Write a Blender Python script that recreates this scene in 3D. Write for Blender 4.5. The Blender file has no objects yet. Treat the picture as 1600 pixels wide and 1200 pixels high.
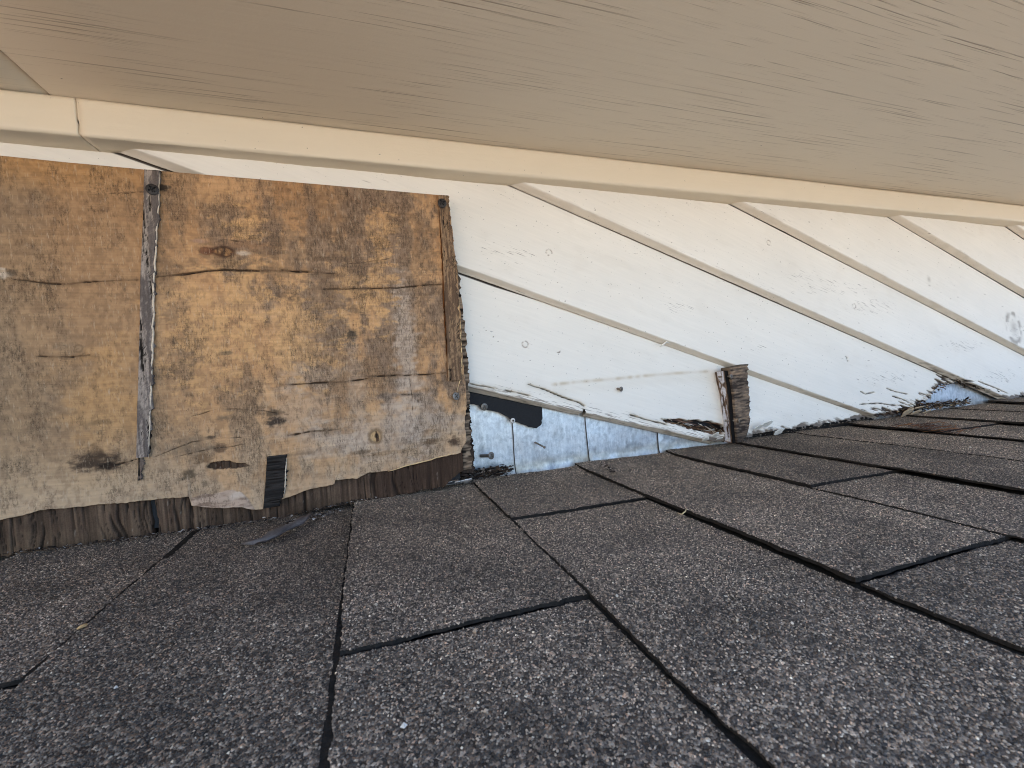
import bpy, math, random
import numpy as np
from mathutils import Matrix, Vector

# ------------------------------------------------------------------ camera, sky, sun, exposure
# House frame: u runs up the roof slope along the wall, v square to the roof, w out from the wall.
# It is turned about Y by the roof pitch, so that the clapboards lie level and Z is up.
PITCH = math.radians(18.9)
ROT = Matrix.Rotation(-PITCH, 4, 'Y')
def L2(u, v, w): return Vector((u, -w, v))
scene = bpy.context.scene
CAMR = np.array([[0.94446263, -0.06613019, 0.32189615],
                 [-0.0718731, -0.99739589, 0.00597545],
                 [0.32066273, -0.02877926, -0.94675613]])   # rows: right, down, forward in (u,v,w)
cd = bpy.data.cameras.new('camera'); cam = bpy.data.objects.new('camera', cd)
scene.collection.objects.link(cam); scene.camera = cam
def uvw(r): return Vector((r[0], -r[2], r[1]))
rx, dn, fw = (uvw(CAMR[i]) for i in range(3))
M = Matrix((rx, -dn, -fw)).transposed().to_4x4()
M.translation = L2(0, 0.13523, 0.534)
cam.matrix_world = ROT @ M
cd.sensor_width = 36; cd.lens = 36 * 661 / 1600; cd.clip_start = 0.005; cd.clip_end = 2000
cd.dof.use_dof = True; cd.dof.focus_distance = 0.58; cd.dof.aperture_fstop = 22

SUN_EL, SUN_AZ = math.radians(55), math.radians(-20)    # azimuth clockwise from +Y
world = bpy.data.worlds.new('World'); scene.world = world; world.use_nodes = True
wn = world.node_tree.nodes; wl = world.node_tree.links
bg = wn['Background']; sky = wn.new('ShaderNodeTexSky'); sky.sky_type = 'NISHITA'; sky.sun_disc = False
sky.sun_elevation = SUN_EL; sky.sun_rotation = SUN_AZ; sky.dust_density = 1.0; sky.air_density = 1.0
wl.new(sky.outputs[0], bg.inputs[0]); bg.inputs[1].default_value = 0.145
sd = bpy.data.lights.new('sun', 'SUN'); sun = bpy.data.objects.new('sun', sd); scene.collection.objects.link(sun)
sd.energy = 4.5; sd.angle = math.radians(0.6); sd.color = (1.0, 0.96, 0.90)
sdir = Vector((math.sin(SUN_AZ) * math.cos(SUN_EL), math.cos(SUN_AZ) * math.cos(SUN_EL), math.sin(SUN_EL)))
sun.rotation_euler = sdir.to_track_quat('Z', 'Y').to_euler()
vs = scene.view_settings
vs.view_transform = 'Standard'; vs.look = 'None'; vs.gamma = 1.0; vs.exposure = 2.12; vs.use_curve_mapping = False
scene.cycles.filter_width = 1.0; scene.cycles.max_bounces = 8; scene.cycles.diffuse_bounces = 5; scene.cycles.use_denoising = True

# ------------------------------------------------------------------ helpers
rng = np.random.default_rng(7); random.seed(7)
def hsh(ix, iy, seed):
    n = (ix.astype(np.int64) * 374761393 + iy.astype(np.int64) * 668265263 + seed * 974711 + 1013) & 0xffffffff
    n = ((n ^ (n >> 13)) * 1274126177) & 0xffffffff
    n = ((n ^ (n >> 15)) * 2246822519) & 0xffffffff
    return ((n ^ (n >> 16)) & 0xffffff) / float(0xffffff)
def vn(x, y, seed=0):
    x = np.asarray(x, float); y = np.asarray(y, float)
    ix = np.floor(x); iy = np.floor(y); fx = x - ix; fy = y - iy
    fx = fx * fx * (3 - 2 * fx); fy = fy * fy * (3 - 2 * fy)
    a = hsh(ix, iy, seed); b = hsh(ix + 1, iy, seed); c = hsh(ix, iy + 1, seed); d = hsh(ix + 1, iy + 1, seed)
    return (a * (1 - fx) + b * fx) * (1 - fy) + (c * (1 - fx) + d * fx) * fy
def fbm(x, y, seed=0, o=4, g=.5):
    s = 0; a = 1; t = 0
    for i in range(o):
        s = s + a * vn(x, y, seed + 17 * i); t += a; a *= g
        x, y = (x * .8 - y * .6) * 2.03 + 5.3, (x * .6 + y * .8) * 2.03 + 1.7
    return s / t
def ss(a, b, x):
    t = np.clip((x - a) / (b - a), 0, 1); return t * t * (3 - 2 * t)
def mixc(c, col, f):
    return c + (np.asarray(col, float) / 255. - c) * np.clip(f, 0, 1)[..., None]
def lin(c):
    c = np.clip(c, 0, 1); return np.where(c <= .04045, c / 12.92, ((c + .055) / 1.055) ** 2.4)
def pdist(U, V, pts):
    """distance of each grid point to a polyline, and the position along it 0..1"""
    best = np.full(U.shape, 9.); pos = np.zeros(U.shape); n = len(pts) - 1
    for i in range(n):
        ax, ay = pts[i]; bx, by = pts[i + 1]; dx, dy = bx - ax, by - ay; l2 = dx * dx + dy * dy + 1e-12
        t = np.clip(((U - ax) * dx + (V - ay) * dy) / l2, 0, 1)
        d = np.hypot(U - ax - t * dx, V - ay - t * dy)
        m = d < best; best = np.where(m, d, best); pos = np.where(m, (i + t) / n, pos)
    return best, pos
def ell(U, V, e, seed=1, rag=.45, sc=260.):
    """soft ragged ellipse mask: 1 in the middle, 0 outside"""
    cu, cv, ru, rv = e
    d = np.hypot((U - cu) / ru, (V - cv) / rv) + rag * 1.5 * (fbm(U * sc * .8, V * sc * 1.4, seed, 4, .65) - .5) * 2
    return 1 - ss(.35, 1.15, d)

BASE = {}
def mesh(name, V, F, mats, col=None, midx=None, smooth=True, base=(0, 0, 0), quads=None):
    V = np.asarray(V, float) - np.asarray(base, float)
    X = np.stack([V[:, 0], -V[:, 2], V[:, 1]], 1)
    me = bpy.data.meshes.new(name)
    if not isinstance(F, np.ndarray) and len(set(len(f) for f in F)) == 1: F = np.asarray(F)
    if isinstance(F, np.ndarray) and F.ndim == 2:
        n, k = F.shape
        me.vertices.add(len(X)); me.vertices.foreach_set('co', X.astype(np.float32).ravel())
        me.loops.add(n * k); me.loops.foreach_set('vertex_index', F.astype(np.int32).ravel())
        me.polygons.add(n); me.polygons.foreach_set('loop_start', (np.arange(n) * k).astype(np.int32))
        me.update(calc_edges=True)
    else:
        me.from_pydata(X.tolist(), [], [list(f) for f in F]); me.update()
    for m in (mats if isinstance(mats, (list, tuple)) else [mats]): me.materials.append(m)
    if midx is not None: me.polygons.foreach_set('material_index', np.asarray(midx, np.int32))
    if col is not None:
        at = me.color_attributes.new('tint', 'FLOAT_COLOR', 'POINT')
        col = np.asarray(col); c4 = np.ones((len(X), 4), np.float32); c4[:, :3] = lin(col[:, :3])
        if col.shape[1] == 4: c4[:, 3] = col[:, 3]
        at.data.foreach_set('color', c4.ravel())
    me.polygons.foreach_set('use_smooth', np.full(len(me.polygons), bool(smooth)))
    me.validate(); me.update()
    return me
def link(name, me, parent=None, base=(0, 0, 0)):
    o = bpy.data.objects.new(name, me); scene.collection.objects.link(o)
    if parent is not None:
        o.parent = parent
        pb = BASE[parent.name]; o.location = L2(*(np.asarray(base) - np.asarray(pb)))
    else:
        o.location = ROT @ L2(*base); o.rotation_euler = (0, -PITCH, 0)
    BASE[o.name] = tuple(base)
    return o
def tag(o, label=None, cat=None, group=None, kind=None):
    if label: o['label'] = label
    if cat: o['category'] = cat
    if group: o['group'] = group
    if kind: o['kind'] = kind
    return o
def thing(name, label, cat, base, group=None):
    return tag(link(name, None, None, base), label, cat, group, 'thing')
def part(name, parent, V, F, mats, **k):
    b = BASE[parent.name]
    return link(name, mesh(name, V, F, mats, base=b, **k), parent, b)
def solo(name, base, V, F, mats, label=None, cat=None, group=None, kind=None, **k):
    return tag(link(name, mesh(name, V, F, mats, base=base, **k), None, base), label, cat, group, kind or 'thing')
def grid_faces(nr, nc, keep=None, off=0):
    r, c = np.meshgrid(np.arange(nr - 1), np.arange(nc - 1), indexing='ij')
    a = r * nc + c
    q = np.stack([a, a + 1, a + nc + 1, a + nc], -1)
    if keep is not None: q = q[keep]
    return q.reshape(-1, 4) + off
def prism(poly, w0, w1, wob=0., nseg=1):
    """closed outline in (u,v) between depths w0 (back) and w1 (front)"""
    P = list(poly); n = len(P); V = []; F = []
    for w in (w0, w1):
        for (a, b) in P: V.append((a, b, w + wob * (random.random() - .5)))
    F.append(list(range(n))[::-1]); F.append(list(range(n, 2 * n)))
    for i in range(n):
        j = (i + 1) % n; F.append([i, j, n + j, n + i])
    return V, F
def jag(pts, step=.004, amp=.0012):
    """subdivide an open outline and roughen it"""
    out = []
    for (a, b), (c, d) in zip(pts[:-1], pts[1:]):
        L = math.hypot(c - a, d - b); n = max(1, int(L / step)); nx, ny = -(d - b) / (L + 1e-9), (c - a) / (L + 1e-9)
        for i in range(n):
            t = i / n; k = (random.random() - .5) * 2 * amp if i else 0
            out.append((a + (c - a) * t + nx * k, b + (d - b) * t + ny * k))
    out.append(pts[-1]); return out
def ribbon(path, r, sides=5, flat=1.0, taper=True):
    """thin tapered tube through (u,v,w) points"""
    V = []; F = []; n = len(path); P = [Vector(p) for p in path]
    for i, p in enumerate(P):
        d = (P[min(i + 1, n - 1)] - P[max(i - 1, 0)]).normalized()
        s = d.cross(Vector((0, 1, 0)));  s = s.normalized() if s.length > 1e-6 else Vector((1, 0, 0))
        t = s.cross(d).normalized(); k = r * ((1 - .75 * abs(2 * i / (n - 1) - 1) ** 3) if taper else 1)
        for j in range(sides):
            a = 2 * math.pi * j / sides
            q = p + s * math.cos(a) * k + t * math.sin(a) * k * flat; V.append(tuple(q))
    for i in range(n - 1):
        for j in range(sides):
            F.append([i * sides + j, i * sides + (j + 1) % sides, (i + 1) * sides + (j + 1) % sides, (i + 1) * sides + j])
    F.append(list(range(sides))[::-1]); F.append(list(range((n - 1) * sides, n * sides)))
    return V, F

# ------------------------------------------------------------------ materials
class N:
    def __init__(s, name):
        s.m = bpy.data.materials.new(name); s.m.use_nodes = True; s.t = s.m.node_tree
        s.b = s.t.nodes['Principled BSDF']; s.out = s.t.nodes['Material Output']
    def n(s, kind, **kw):
        nd = s.t.nodes.new('ShaderNode' + kind)
        for k, v in kw.items():
            if k.startswith('i_'): nd.inputs[k[2:].replace('_', ' ')].default_value = v
            else: setattr(nd, k, v)
        return nd
    def l(s, a, b): s.t.links.new(a, b)
    def coord(s, scale=(1, 1, 1), rot=(0, 0, 0)):
        tc = s.n('TexCoord'); mp = s.n('Mapping'); mp.inputs['Scale'].default_value = scale; mp.inputs['Rotation'].default_value = rot
        s.l(tc.outputs['Object'], mp.inputs['Vector']); return mp.outputs[0]
    def noise(s, vec, scale, detail=4, rough=.55, dist=0):
        nd = s.n('TexNoise'); nd.inputs['Scale'].default_value = scale; nd.inputs['Detail'].default_value = detail
        nd.inputs['Roughness'].default_value = rough; nd.inputs['Distortion'].default_value = dist
        s.l(vec, nd.inputs['Vector']); return nd.outputs['Fac']
    def ramp(s, f, stops, interp='LINEAR'):
        r = s.n('ValToRGB'); r.color_ramp.interpolation = interp
        e = r.color_ramp.elements
        while len(e) < len(stops): e.new(.5)
        for x, (p, c) in zip(e, stops):
            x.position = p; x.color = (*c, 1) if not isinstance(c, (int, float)) else (c, c, c, 1)
        s.l(f, r.inputs[0]); return r.outputs[0]
    def mix(s, a, b, f, mode='MIX'):
        m = s.n('MixRGB', blend_type=mode)
        for v, i in ((f, 0), (a, 1), (b, 2)):
            if hasattr(v, 'is_linked') or hasattr(v, 'links'): s.l(v, m.inputs[i])
            else: m.inputs[i].default_value = v if i == 0 else (*v, 1)
        return m.outputs[0]
    def bump(s, h, strength, dist, prev=None):
        b = s.n('Bump'); b.inputs['Strength'].default_value = strength; b.inputs['Distance'].default_value = dist
        s.l(h, b.inputs['Height'])
        if prev is not None: s.l(prev, b.inputs['Normal'])
        s.l(b.outputs[0], s.b.inputs['Normal']); return b.outputs[0]
    def set(s, col=None, rough=.6, metal=0, spec=.4):
        if col is not None:
            if isinstance(col, tuple): s.b.inputs['Base Color'].default_value = (*col, 1)
            else: s.l(col, s.b.inputs['Base Color'])
        if isinstance(rough, (int, float)): s.b.inputs['Roughness'].default_value = rough
        else: s.l(rough, s.b.inputs['Roughness'])
        s.b.inputs['Metallic'].default_value = metal; s.b.inputs['Specular IOR Level'].default_value = spec
        return s.m

def m_tint(name, rough=.7, spec=.25, grain=(30, 400, 400), amt=.10, bump=.25, dist=.0006):
    a = N(name); at = a.n('Attribute', attribute_name='tint'); v = a.coord(grain)
    f = a.noise(v, 1.0, 5, .6); k = a.ramp(f, [(.25, 1 - amt), (.75, 1 + amt)])
    v2 = a.coord((900, 900, 900)); f2 = a.noise(v2, 1, 2); k2 = a.ramp(f2, [(.3, 1 - amt * .5), (.7, 1 + amt * .5)])
    c = a.mix(at.outputs['Color'], k, 1.0, 'MULTIPLY'); c = a.mix(c, k2, 1.0, 'MULTIPLY')
    a.bump(f, bump, dist); return a.set(c, rough, 0, spec)

MAT = {}
def m_ply():
    a = N('plywood_face'); at = a.n('Attribute', attribute_name='tint'); c = at.outputs['Color']; dn_ = at.outputs['Alpha']
    def thr(vec_scale, detail, lo, hi, k):
        f = a.noise(a.coord(vec_scale), 1.0, detail, .6)
        m1 = a.n('Math', operation='MULTIPLY_ADD'); a.l(dn_, m1.inputs[0]); m1.inputs[1].default_value = k; a.l(f, m1.inputs[2])
        return f, a.ramp(m1.outputs[0], [(lo, 0.), (hi, 1.)])
    f1, t1 = thr((620, 620, 190), 4, .60, .84, .20)      # upright ticks across the grain
    f2, t2 = thr((60, 60, 1000), 4, .62, .90, .14)        # dark grain lines
    f3, t3 = thr((1000, 1000, 800), 2, .68, .84, .16)      # pepper
    f4 = a.noise(a.coord((14, 14, 420)), 1.0, 5, .65)
    c = a.mix(c, a.ramp(f4, [(.25, .92), (.75, 1.07)]), 1.0, 'MULTIPLY')
    pale = a.ramp(a.noise(a.coord((640, 640, 110)), 1.0, 3), [(.58, 0.), (.74, .38)]); c = a.mix(c, (.60, .47, .33), pale)
    def sc(x, k):
        m1 = a.n('Math', operation='MULTIPLY'); a.l(x, m1.inputs[0]); m1.inputs[1].default_value = k; return m1.outputs[0]
    c = a.mix(c, (.060, .040, .025), sc(t1, .62)); c = a.mix(c, (.085, .056, .034), sc(t2, .5)); c = a.mix(c, (.030, .022, .016), sc(t3, .62))
    b = a.bump(f4, .30, .0007); b = a.bump(f1, -.25, .0006, b); a.bump(f2, .25, .0005, b)
    return a.set(c, .8, 0, .12)
MAT['ply'] = m_ply()
MAT['ply_inner'] = m_tint('plywood_inner_ply', .85, .1, (600, 600, 40), .28, .5, .0010)
MAT['batten'] = m_tint('weathered_batten', .85, .1, (700, 700, 70), .30, .5, .0008)
MAT['edge'] = m_tint('ply_edge', .85, .1, (60, 700, 700), .30, .5, .0008)
def m_paint():
    a = N('siding_paint'); at = a.n('Attribute', attribute_name='tint'); c = at.outputs['Color']; al = at.outputs['Alpha']
    tc = a.n('TexCoord'); r = a.n('Mapping'); r.inputs['Rotation'].default_value = (0, -PITCH, 0); a.l(tc.outputs['Object'], r.inputs['Vector'])
    def cr(sc):
        m = a.n('Mapping'); m.inputs['Scale'].default_value = sc; a.l(r.outputs[0], m.inputs['Vector']); return m.outputs[0]
    g = a.noise(cr((20, 260, 330)), 1.0, 5, .6)
    h = a.noise(cr((48, 300, 800)), 1.0, 3, .55)
    m1 = a.n('Math', operation='MULTIPLY_ADD'); a.l(al, m1.inputs[0]); m1.inputs[1].default_value = .26; a.l(h, m1.inputs[2])
    hair = a.ramp(m1.outputs[0], [(.72, 0.), (.79, 1.)])
    k = a.n('Math', operation='MULTIPLY'); a.l(hair, k.inputs[0]); k.inputs[1].default_value = .8
    c = a.mix(c, (.24, .19, .15), k.outputs[0])
    c = a.mix(c, a.ramp(g, [(.25, .965), (.75, 1.03)]), 1.0, 'MULTIPLY')
    sp = a.noise(a.coord((420, 420, 420)), 1.0, 1); c = a.mix(c, a.ramp(sp, [(0., 1.), (.74, 1.), (.79, .55)]), 1.0, 'MULTIPLY')
    b = a.bump(g, .14, .0006); b = a.bump(hair, -.5, .0006, b); a.bump(a.noise(a.coord((700, 700, 700)), 1.0, 3), .10, .0004, b)
    return a.set(c, .5, 0, .3)
MAT['paint'] = m_paint()
MAT['plain'] = m_tint('tinted_scrap', .8, .2, (300, 300, 300), .25, .5, .0008)

def m_cream(name, col, rough=.5):
    a = N(name); v = a.coord((8, 90, 120)); f = a.noise(v, 1.0, 5, .6)
    v2 = a.coord((500, 500, 500)); f2 = a.noise(v2, 1.0, 3, .6)
    big = a.noise(a.coord((6, 14, 14)), 1.0, 3)
    c = a.mix(tuple(x * .94 for x in col), tuple(min(1, x * 1.05) for x in col), big)
    sp = a.ramp(a.noise(a.coord((260, 260, 260)), 1.0, 1), [(.0, 1.), (.775, 1.), (.80, .45)])
    c = a.mix(c, sp, 1.0, 'MULTIPLY')
    b = a.bump(f, .34, .0014); b = a.bump(f2, .16, .0005, b); a.bump(a.noise(a.coord((38, 60, 60)), 1.0, 3), .25, .002, b)
    return a.set(c, rough, 0, .35)
MAT['trim'] = m_cream('trim_paint', (.74, .635, .48))

def m_soffit():
    a = N('soffit_paint')
    # fine checks along the grain (u): thin dark slits, in drifts
    wv = a.noise(a.coord((1.6, 5, 5)), 1.0, 2)
    tc = a.n('TexCoord'); mp = a.n('Mapping'); mp.inputs['Scale'].default_value = (4.2, 400, 1)
    a.l(tc.outputs['Object'], mp.inputs['Vector'])
    add = a.n('VectorMath', operation='MULTIPLY_ADD'); comb = a.n('CombineXYZ'); a.l(wv, comb.inputs[1])
    a.l(comb.outputs[0], add.inputs[0]); add.inputs[1].default_value = (0, 6, 0); a.l(mp.outputs[0], add.inputs[2])
    n1 = a.noise(add.outputs[0], 1.0, 3, .55)
    slit = a.ramp(n1, [(.0, 1.), (.345, 1.), (.385, 0.), (1., 0.)])
    mask = a.ramp(a.noise(a.coord((3.0, 9, 1)), 1.0, 3), [(.36, .05), (.60, 1.)])
    n2 = a.noise(add.outputs[0], 2.3, 2, .5)
    slit2 = a.ramp(n2, [(.0, .6), (.30, .6), (.35, 0.), (1., 0.)])
    s0 = a.mix(slit, slit2, 1.0, 'ADD')
    s = a.mix(s0, mask, 1.0, 'MULTIPLY')
    big = a.noise(a.coord((4, 9, 9)), 1.0, 4)
    c = a.mix((.70, .61, .48), (.76, .67, .535), big)
    c = a.mix(c, (.26, .19, .13), a.ramp(s, [(0., 0.), (1., .70)]))
    sp = a.ramp(a.noise(a.coord((170, 170, 170)), 1.0, 1), [(.0, 1.), (.80, 1.), (.825, .4)])
    c = a.mix(c, sp, 1.0, 'MULTIPLY')
    inv = a.n('Math', operation='SUBTRACT'); inv.inputs[0].default_value = 1.; a.l(s, inv.inputs[1])
    b = a.bump(inv.outputs[0], .55, .0012)
    gr = a.noise(add.outputs[0], .45, 5, .65); b = a.bump(gr, .13, .0022, b)
    a.bump(a.noise(a.coord((420, 420, 420)), 1.0, 3), .12, .0005, b)
    return a.set(c, .55, 0, .3)
MAT['soffit'] = m_soffit()

PAL_ = [(0., (.020, .018, .018)), (.22, (.034, .029, .028)), (.50, (.066, .056, .053)), (.72, (.120, .102, .094)), (.88, (.19, .158, .142)), (.96, (.29, .255, .235)), (.988, (.30, .21, .17)), (1., (.52, .50, .47))]
PAL = [(p, (c[0] * 1.76, c[1] * 1.58, c[2] * 1.26)) for p, c in PAL_]
def m_granule_base():
    a = N('shingle_granules'); v = a.coord((1, 1, 1))
    vo = a.n('TexVoronoi'); vo.inputs['Scale'].default_value = 620; a.l(v, vo.inputs['Vector'])
    sep = a.n('SeparateColor'); a.l(vo.outputs['Color'], sep.inputs[0])
    c = a.ramp(sep.outputs[0], PAL)
    big = a.ramp(a.noise(a.coord((13, 13, 13)), 1.0, 4, .6), [(.3, .72), (.7, 1.25)])
    c = a.mix(c, big, 1.0, 'MULTIPLY')
    inv = a.n('Math', operation='SUBTRACT'); inv.inputs[0].default_value = 1.; a.l(vo.outputs['Distance'], inv.inputs[1])
    a.bump(inv.outputs[0], .8, .0012)
    return a.set(c, .75, 0, .3)
MAT['gran'] = m_granule_base()
def m_granule():
    a = N('granule'); at = a.n('Attribute', attribute_name='gc', attribute_type='INSTANCER')
    c = a.ramp(at.outputs['Fac'], PAL)
    big = a.n('Attribute', attribute_name='gb', attribute_type='INSTANCER')
    k = a.ramp(big.outputs['Fac'], [(.28, .62), (.72, 1.38)])
    c = a.mix(c, k, 1.0, 'MULTIPLY')
    return a.set(c, .6, 0, .4)
MAT['granule'] = m_granule()
def m_simple(name, col, rough=.6, metal=0, var=.25, scale=300, bump=.3, dist=.0005, spec=.35):
    a = N(name); f = a.noise(a.coord((scale,) * 3), 1.0, 4, .6)
    c = a.mix(tuple(x * (1 - var) for x in col), tuple(min(1, x * (1 + var)) for x in col), f)
    a.bump(f, bump, dist); return a.set(c, rough, metal, spec)
MAT['asphalt'] = m_simple('asphalt_edge', (.022, .019, .0165), .9, 0, .8, 380, .6, .0008, .1)
MAT['felt'] = m_simple('tarred_felt', (.013, .013, .014), .8, 0, .4, 350, .5, .0006)
MAT['steel'] = m_simple('screw_steel', (.22, .19, .16), .5, .7, .5, 700, .3, .0003)
MAT['darkscrew'] = m_simple('dark_screw', (.035, .030, .028), .5, .5, .5, 700, .3, .0003)
MAT['whitehead'] = m_simple('nail_head_paint', (.7, .68, .65), .5, 0, .1, 700)
MAT['sheath'] = m_simple('sheathing', (.02, .018, .016), .9, 0, .3, 50)
MAT['fascia'] = m_simple('fascia_paint', (.68, .55, .39), .55, 0, .06, 40)
MAT['ground'] = m_simple('pale_bounce_ground', (.44, .365, .295), .9, 0, .15, 3)
def m_galv():
    a = N('galvanised_steel'); v = a.coord((1, 1, 1))
    vo = a.n('TexVoronoi'); vo.inputs['Scale'].default_value = 210; a.l(v, vo.inputs['Vector'])
    sep = a.n('SeparateColor'); a.l(vo.outputs['Color'], sep.inputs[0])
    sp = a.ramp(sep.outputs[0], [(0., (.62, .65, .68)), (1., (.80, .82, .84))])
    st = a.noise(a.coord((420, 420, 26)), 1.0, 4, .6)
    c = a.mix(sp, a.ramp(st, [(.32, (.62, .66, .70)), (.62, (1., 1., 1.))]), .45, 'MULTIPLY')
    ox = a.ramp(a.noise(a.coord((38, 38, 38)), 1.0, 5, .65), [(.48, 0.), (.68, 1.)])
    c = a.mix(c, (.74, .77, .78), ox)
    r = a.ramp(ox, [(0., .34), (1., .62)])
    a.bump(a.noise(a.coord((60, 60, 60)), 1.0, 3), .12, .003)
    c = a.mix(c, a.ramp(a.noise(a.coord((120, 120, 90)), 1.0, 5, .7), [(.34, (.42, .43, .44)), (.52, (.92, .92, .92)), (.66, (1.1, 1.1, 1.1))]), .55, 'MULTIPLY')
    at = a.n('Attribute', attribute_name='tint'); c = a.mix(c, at.outputs['Color'], 1.0, 'MULTIPLY')
    m = a.set(c, r, .55, .5); return m
MAT['galv'] = m_galv()

# ------------------------------------------------------------------ ground, upper roof, soffit, trim
gme = bpy.data.meshes.new('ground'); gme.from_pydata([(-900, -900, -3.2), (900, -900, -3.2), (900, 900, -3.2), (-900, 900, -3.2)], [], [(0, 1, 2, 3)])
gme.materials.append(MAT['ground']); g = bpy.data.objects.new('ground', gme); scene.collection.objects.link(g); g['kind'] = 'structure'  # unseen ground sheet, kept pale to bounce sunlight up under the eave
SV = .4165
def box(u0, u1, v0, v1, w0, w1):
    V = [(a, b, c) for c in (w0, w1) for b in (v0, v1) for a in (u0, u1)]
    F = [(0, 2, 3, 1), (4, 5, 7, 6), (0, 1, 5, 4), (2, 6, 7, 3), (0, 4, 6, 2), (1, 3, 7, 5)]
    return V, F
ur = solo('upper_roof', (0, SV, 0), *box(-2.6, 4.6, SV + .09, SV + .12, -3, .46), MAT['asphalt'], smooth=False, kind='structure')  # unseen slab over the soffit, added to block the sky
SEAM = -.2565
so = thing('eave_soffit', 'tan painted plywood soffit with fine grain cracks under the roof overhang', 'soffit', (0, SV, 0))
def soffit(u0, u1, dv):
    nu, nw = 60, 14
    U, Wd = np.meshgrid(np.linspace(u0, u1, nu), np.linspace(-.01, .40, nw))
    Vv = SV + dv + (fbm(U * 3, Wd * 3, 5) - .5) * .004
    Vv = np.maximum(Vv, SV - .0005)
    V = np.stack([U, Vv, Wd], -1).reshape(-1, 3); F = grid_faces(nw, nu)
    T = V.copy(); T[:, 1] += .012; n = len(V)
    per = list(range(nu)) + [i * nu + nu - 1 for i in range(1, nw)] + [(nw - 1) * nu + i for i in range(nu - 2, -1, -1)] + [i * nu for i in range(nw - 2, 0, -1)]
    S = [[per[i], per[(i + 1) % len(per)], n + per[(i + 1) % len(per)], n + per[i]] for i in range(len(per))]
    F = np.concatenate([F[:, ::-1], grid_faces(nw, nu, off=n), np.array(S)])
    return part('soffit_panel', so, np.concatenate([V, T]), F, MAT['soffit'])
soffit(-2.4, SEAM - .0007, .0010); soffit(SEAM + .0007, 4.4, 0)
solo('fascia_board', (0, SV, .40), *box(-2.6, 4.6, SV - .004, SV + .088, .402, .420), MAT['fascia'], smooth=False,
     label='cream fascia board along the outer edge of the eave', cat='fascia')

def trim_piece(u0, u1, du, label, rag):
    # section in (v,w), rounded lower front corner
    vb, vt, wf, r = .3815, SV - .0011, .030, .0034
    sec = [(vt, 0), (vt, wf)]
    for i in range(10): sec.append((vt - (vt - vb - r) * (i + 1) / 10, wf))
    for i in range(1, 7):
        a = math.pi / 2 * i / 6; sec.append((vb + r - r * math.sin(a), wf - r + r * math.cos(a)))
    for i in range(1, 5): sec.append((vb, (wf - r) * (1 - i / 4)))
    us = np.arange(u0, u1, du); us = np.append(us, u1); ns = len(sec)
    V = np.zeros((len(us), ns, 3))
    for j, (v, w) in enumerate(sec):
        uu = us.copy()
        V[:, j, 0] = uu
        lo = (SV - v) / (SV - vb)
        V[:, j, 1] = v + (fbm(us * 9, us * 0 + j * .15, 31) - .5) * .0012 * lo + (vn(us * 160, us * 0 + j * .5, 8) - .5) * .0006 * lo
        V[:, j, 2] = w + (fbm(us * 7, us * 0 + j * .12, 41) - .5) * .0022 * (w > .001)
    for e, sg in ((0, rag[0]), (-1, rag[1])):
        for j in range(ns): V[e, j, 0] += sg * (fbm(np.array([j * .33]), np.array([sg * 50]), 3)[0] - .5) * .006
    F = grid_faces(len(us), ns)
    Vf = V.reshape(-1, 3); Fl = F.tolist()
    Fl.append(list(range(ns))[::-1]); Fl.append(list(range((len(us) - 1) * ns, len(us) * ns)))
    for i in range(len(us) - 1): Fl.append([i * ns, (i + 1) * ns, (i + 1) * ns + ns - 1, i * ns + ns - 1])
    return solo('trim_board', ((u0 + u1) / 2, vb, 0), Vf, Fl, MAT['trim'], label=label, cat='trim', group='trim boards under the soffit')
TJ = -.2375
trim_piece(-1.2, TJ - .0009, .012, 'short end of cream trim board left of the cracked joint, above the plywood', (0, 1))
trim_piece(TJ + .0003, 2.6, .006, 'long cream painted trim board running under the soffit to the right', (1, 0))

# ------------------------------------------------------------------ lower roof with shingles
roof = solo('roof', (0, 0, 0), *box(-1.6, 3.2, -.035, -.0135, -.03, .80), MAT['felt'], smooth=False, kind='structure')
CU = [-1.16, -1.02, -.878, -.736, -.595, -.453, -.312, -.170, -.0248, .1169, .2640, .4165, .5464, .682, .818, .965, 1.115, 1.255, 1.396, 1.537, 1.68, 1.82, 1.96, 2.10]
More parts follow.
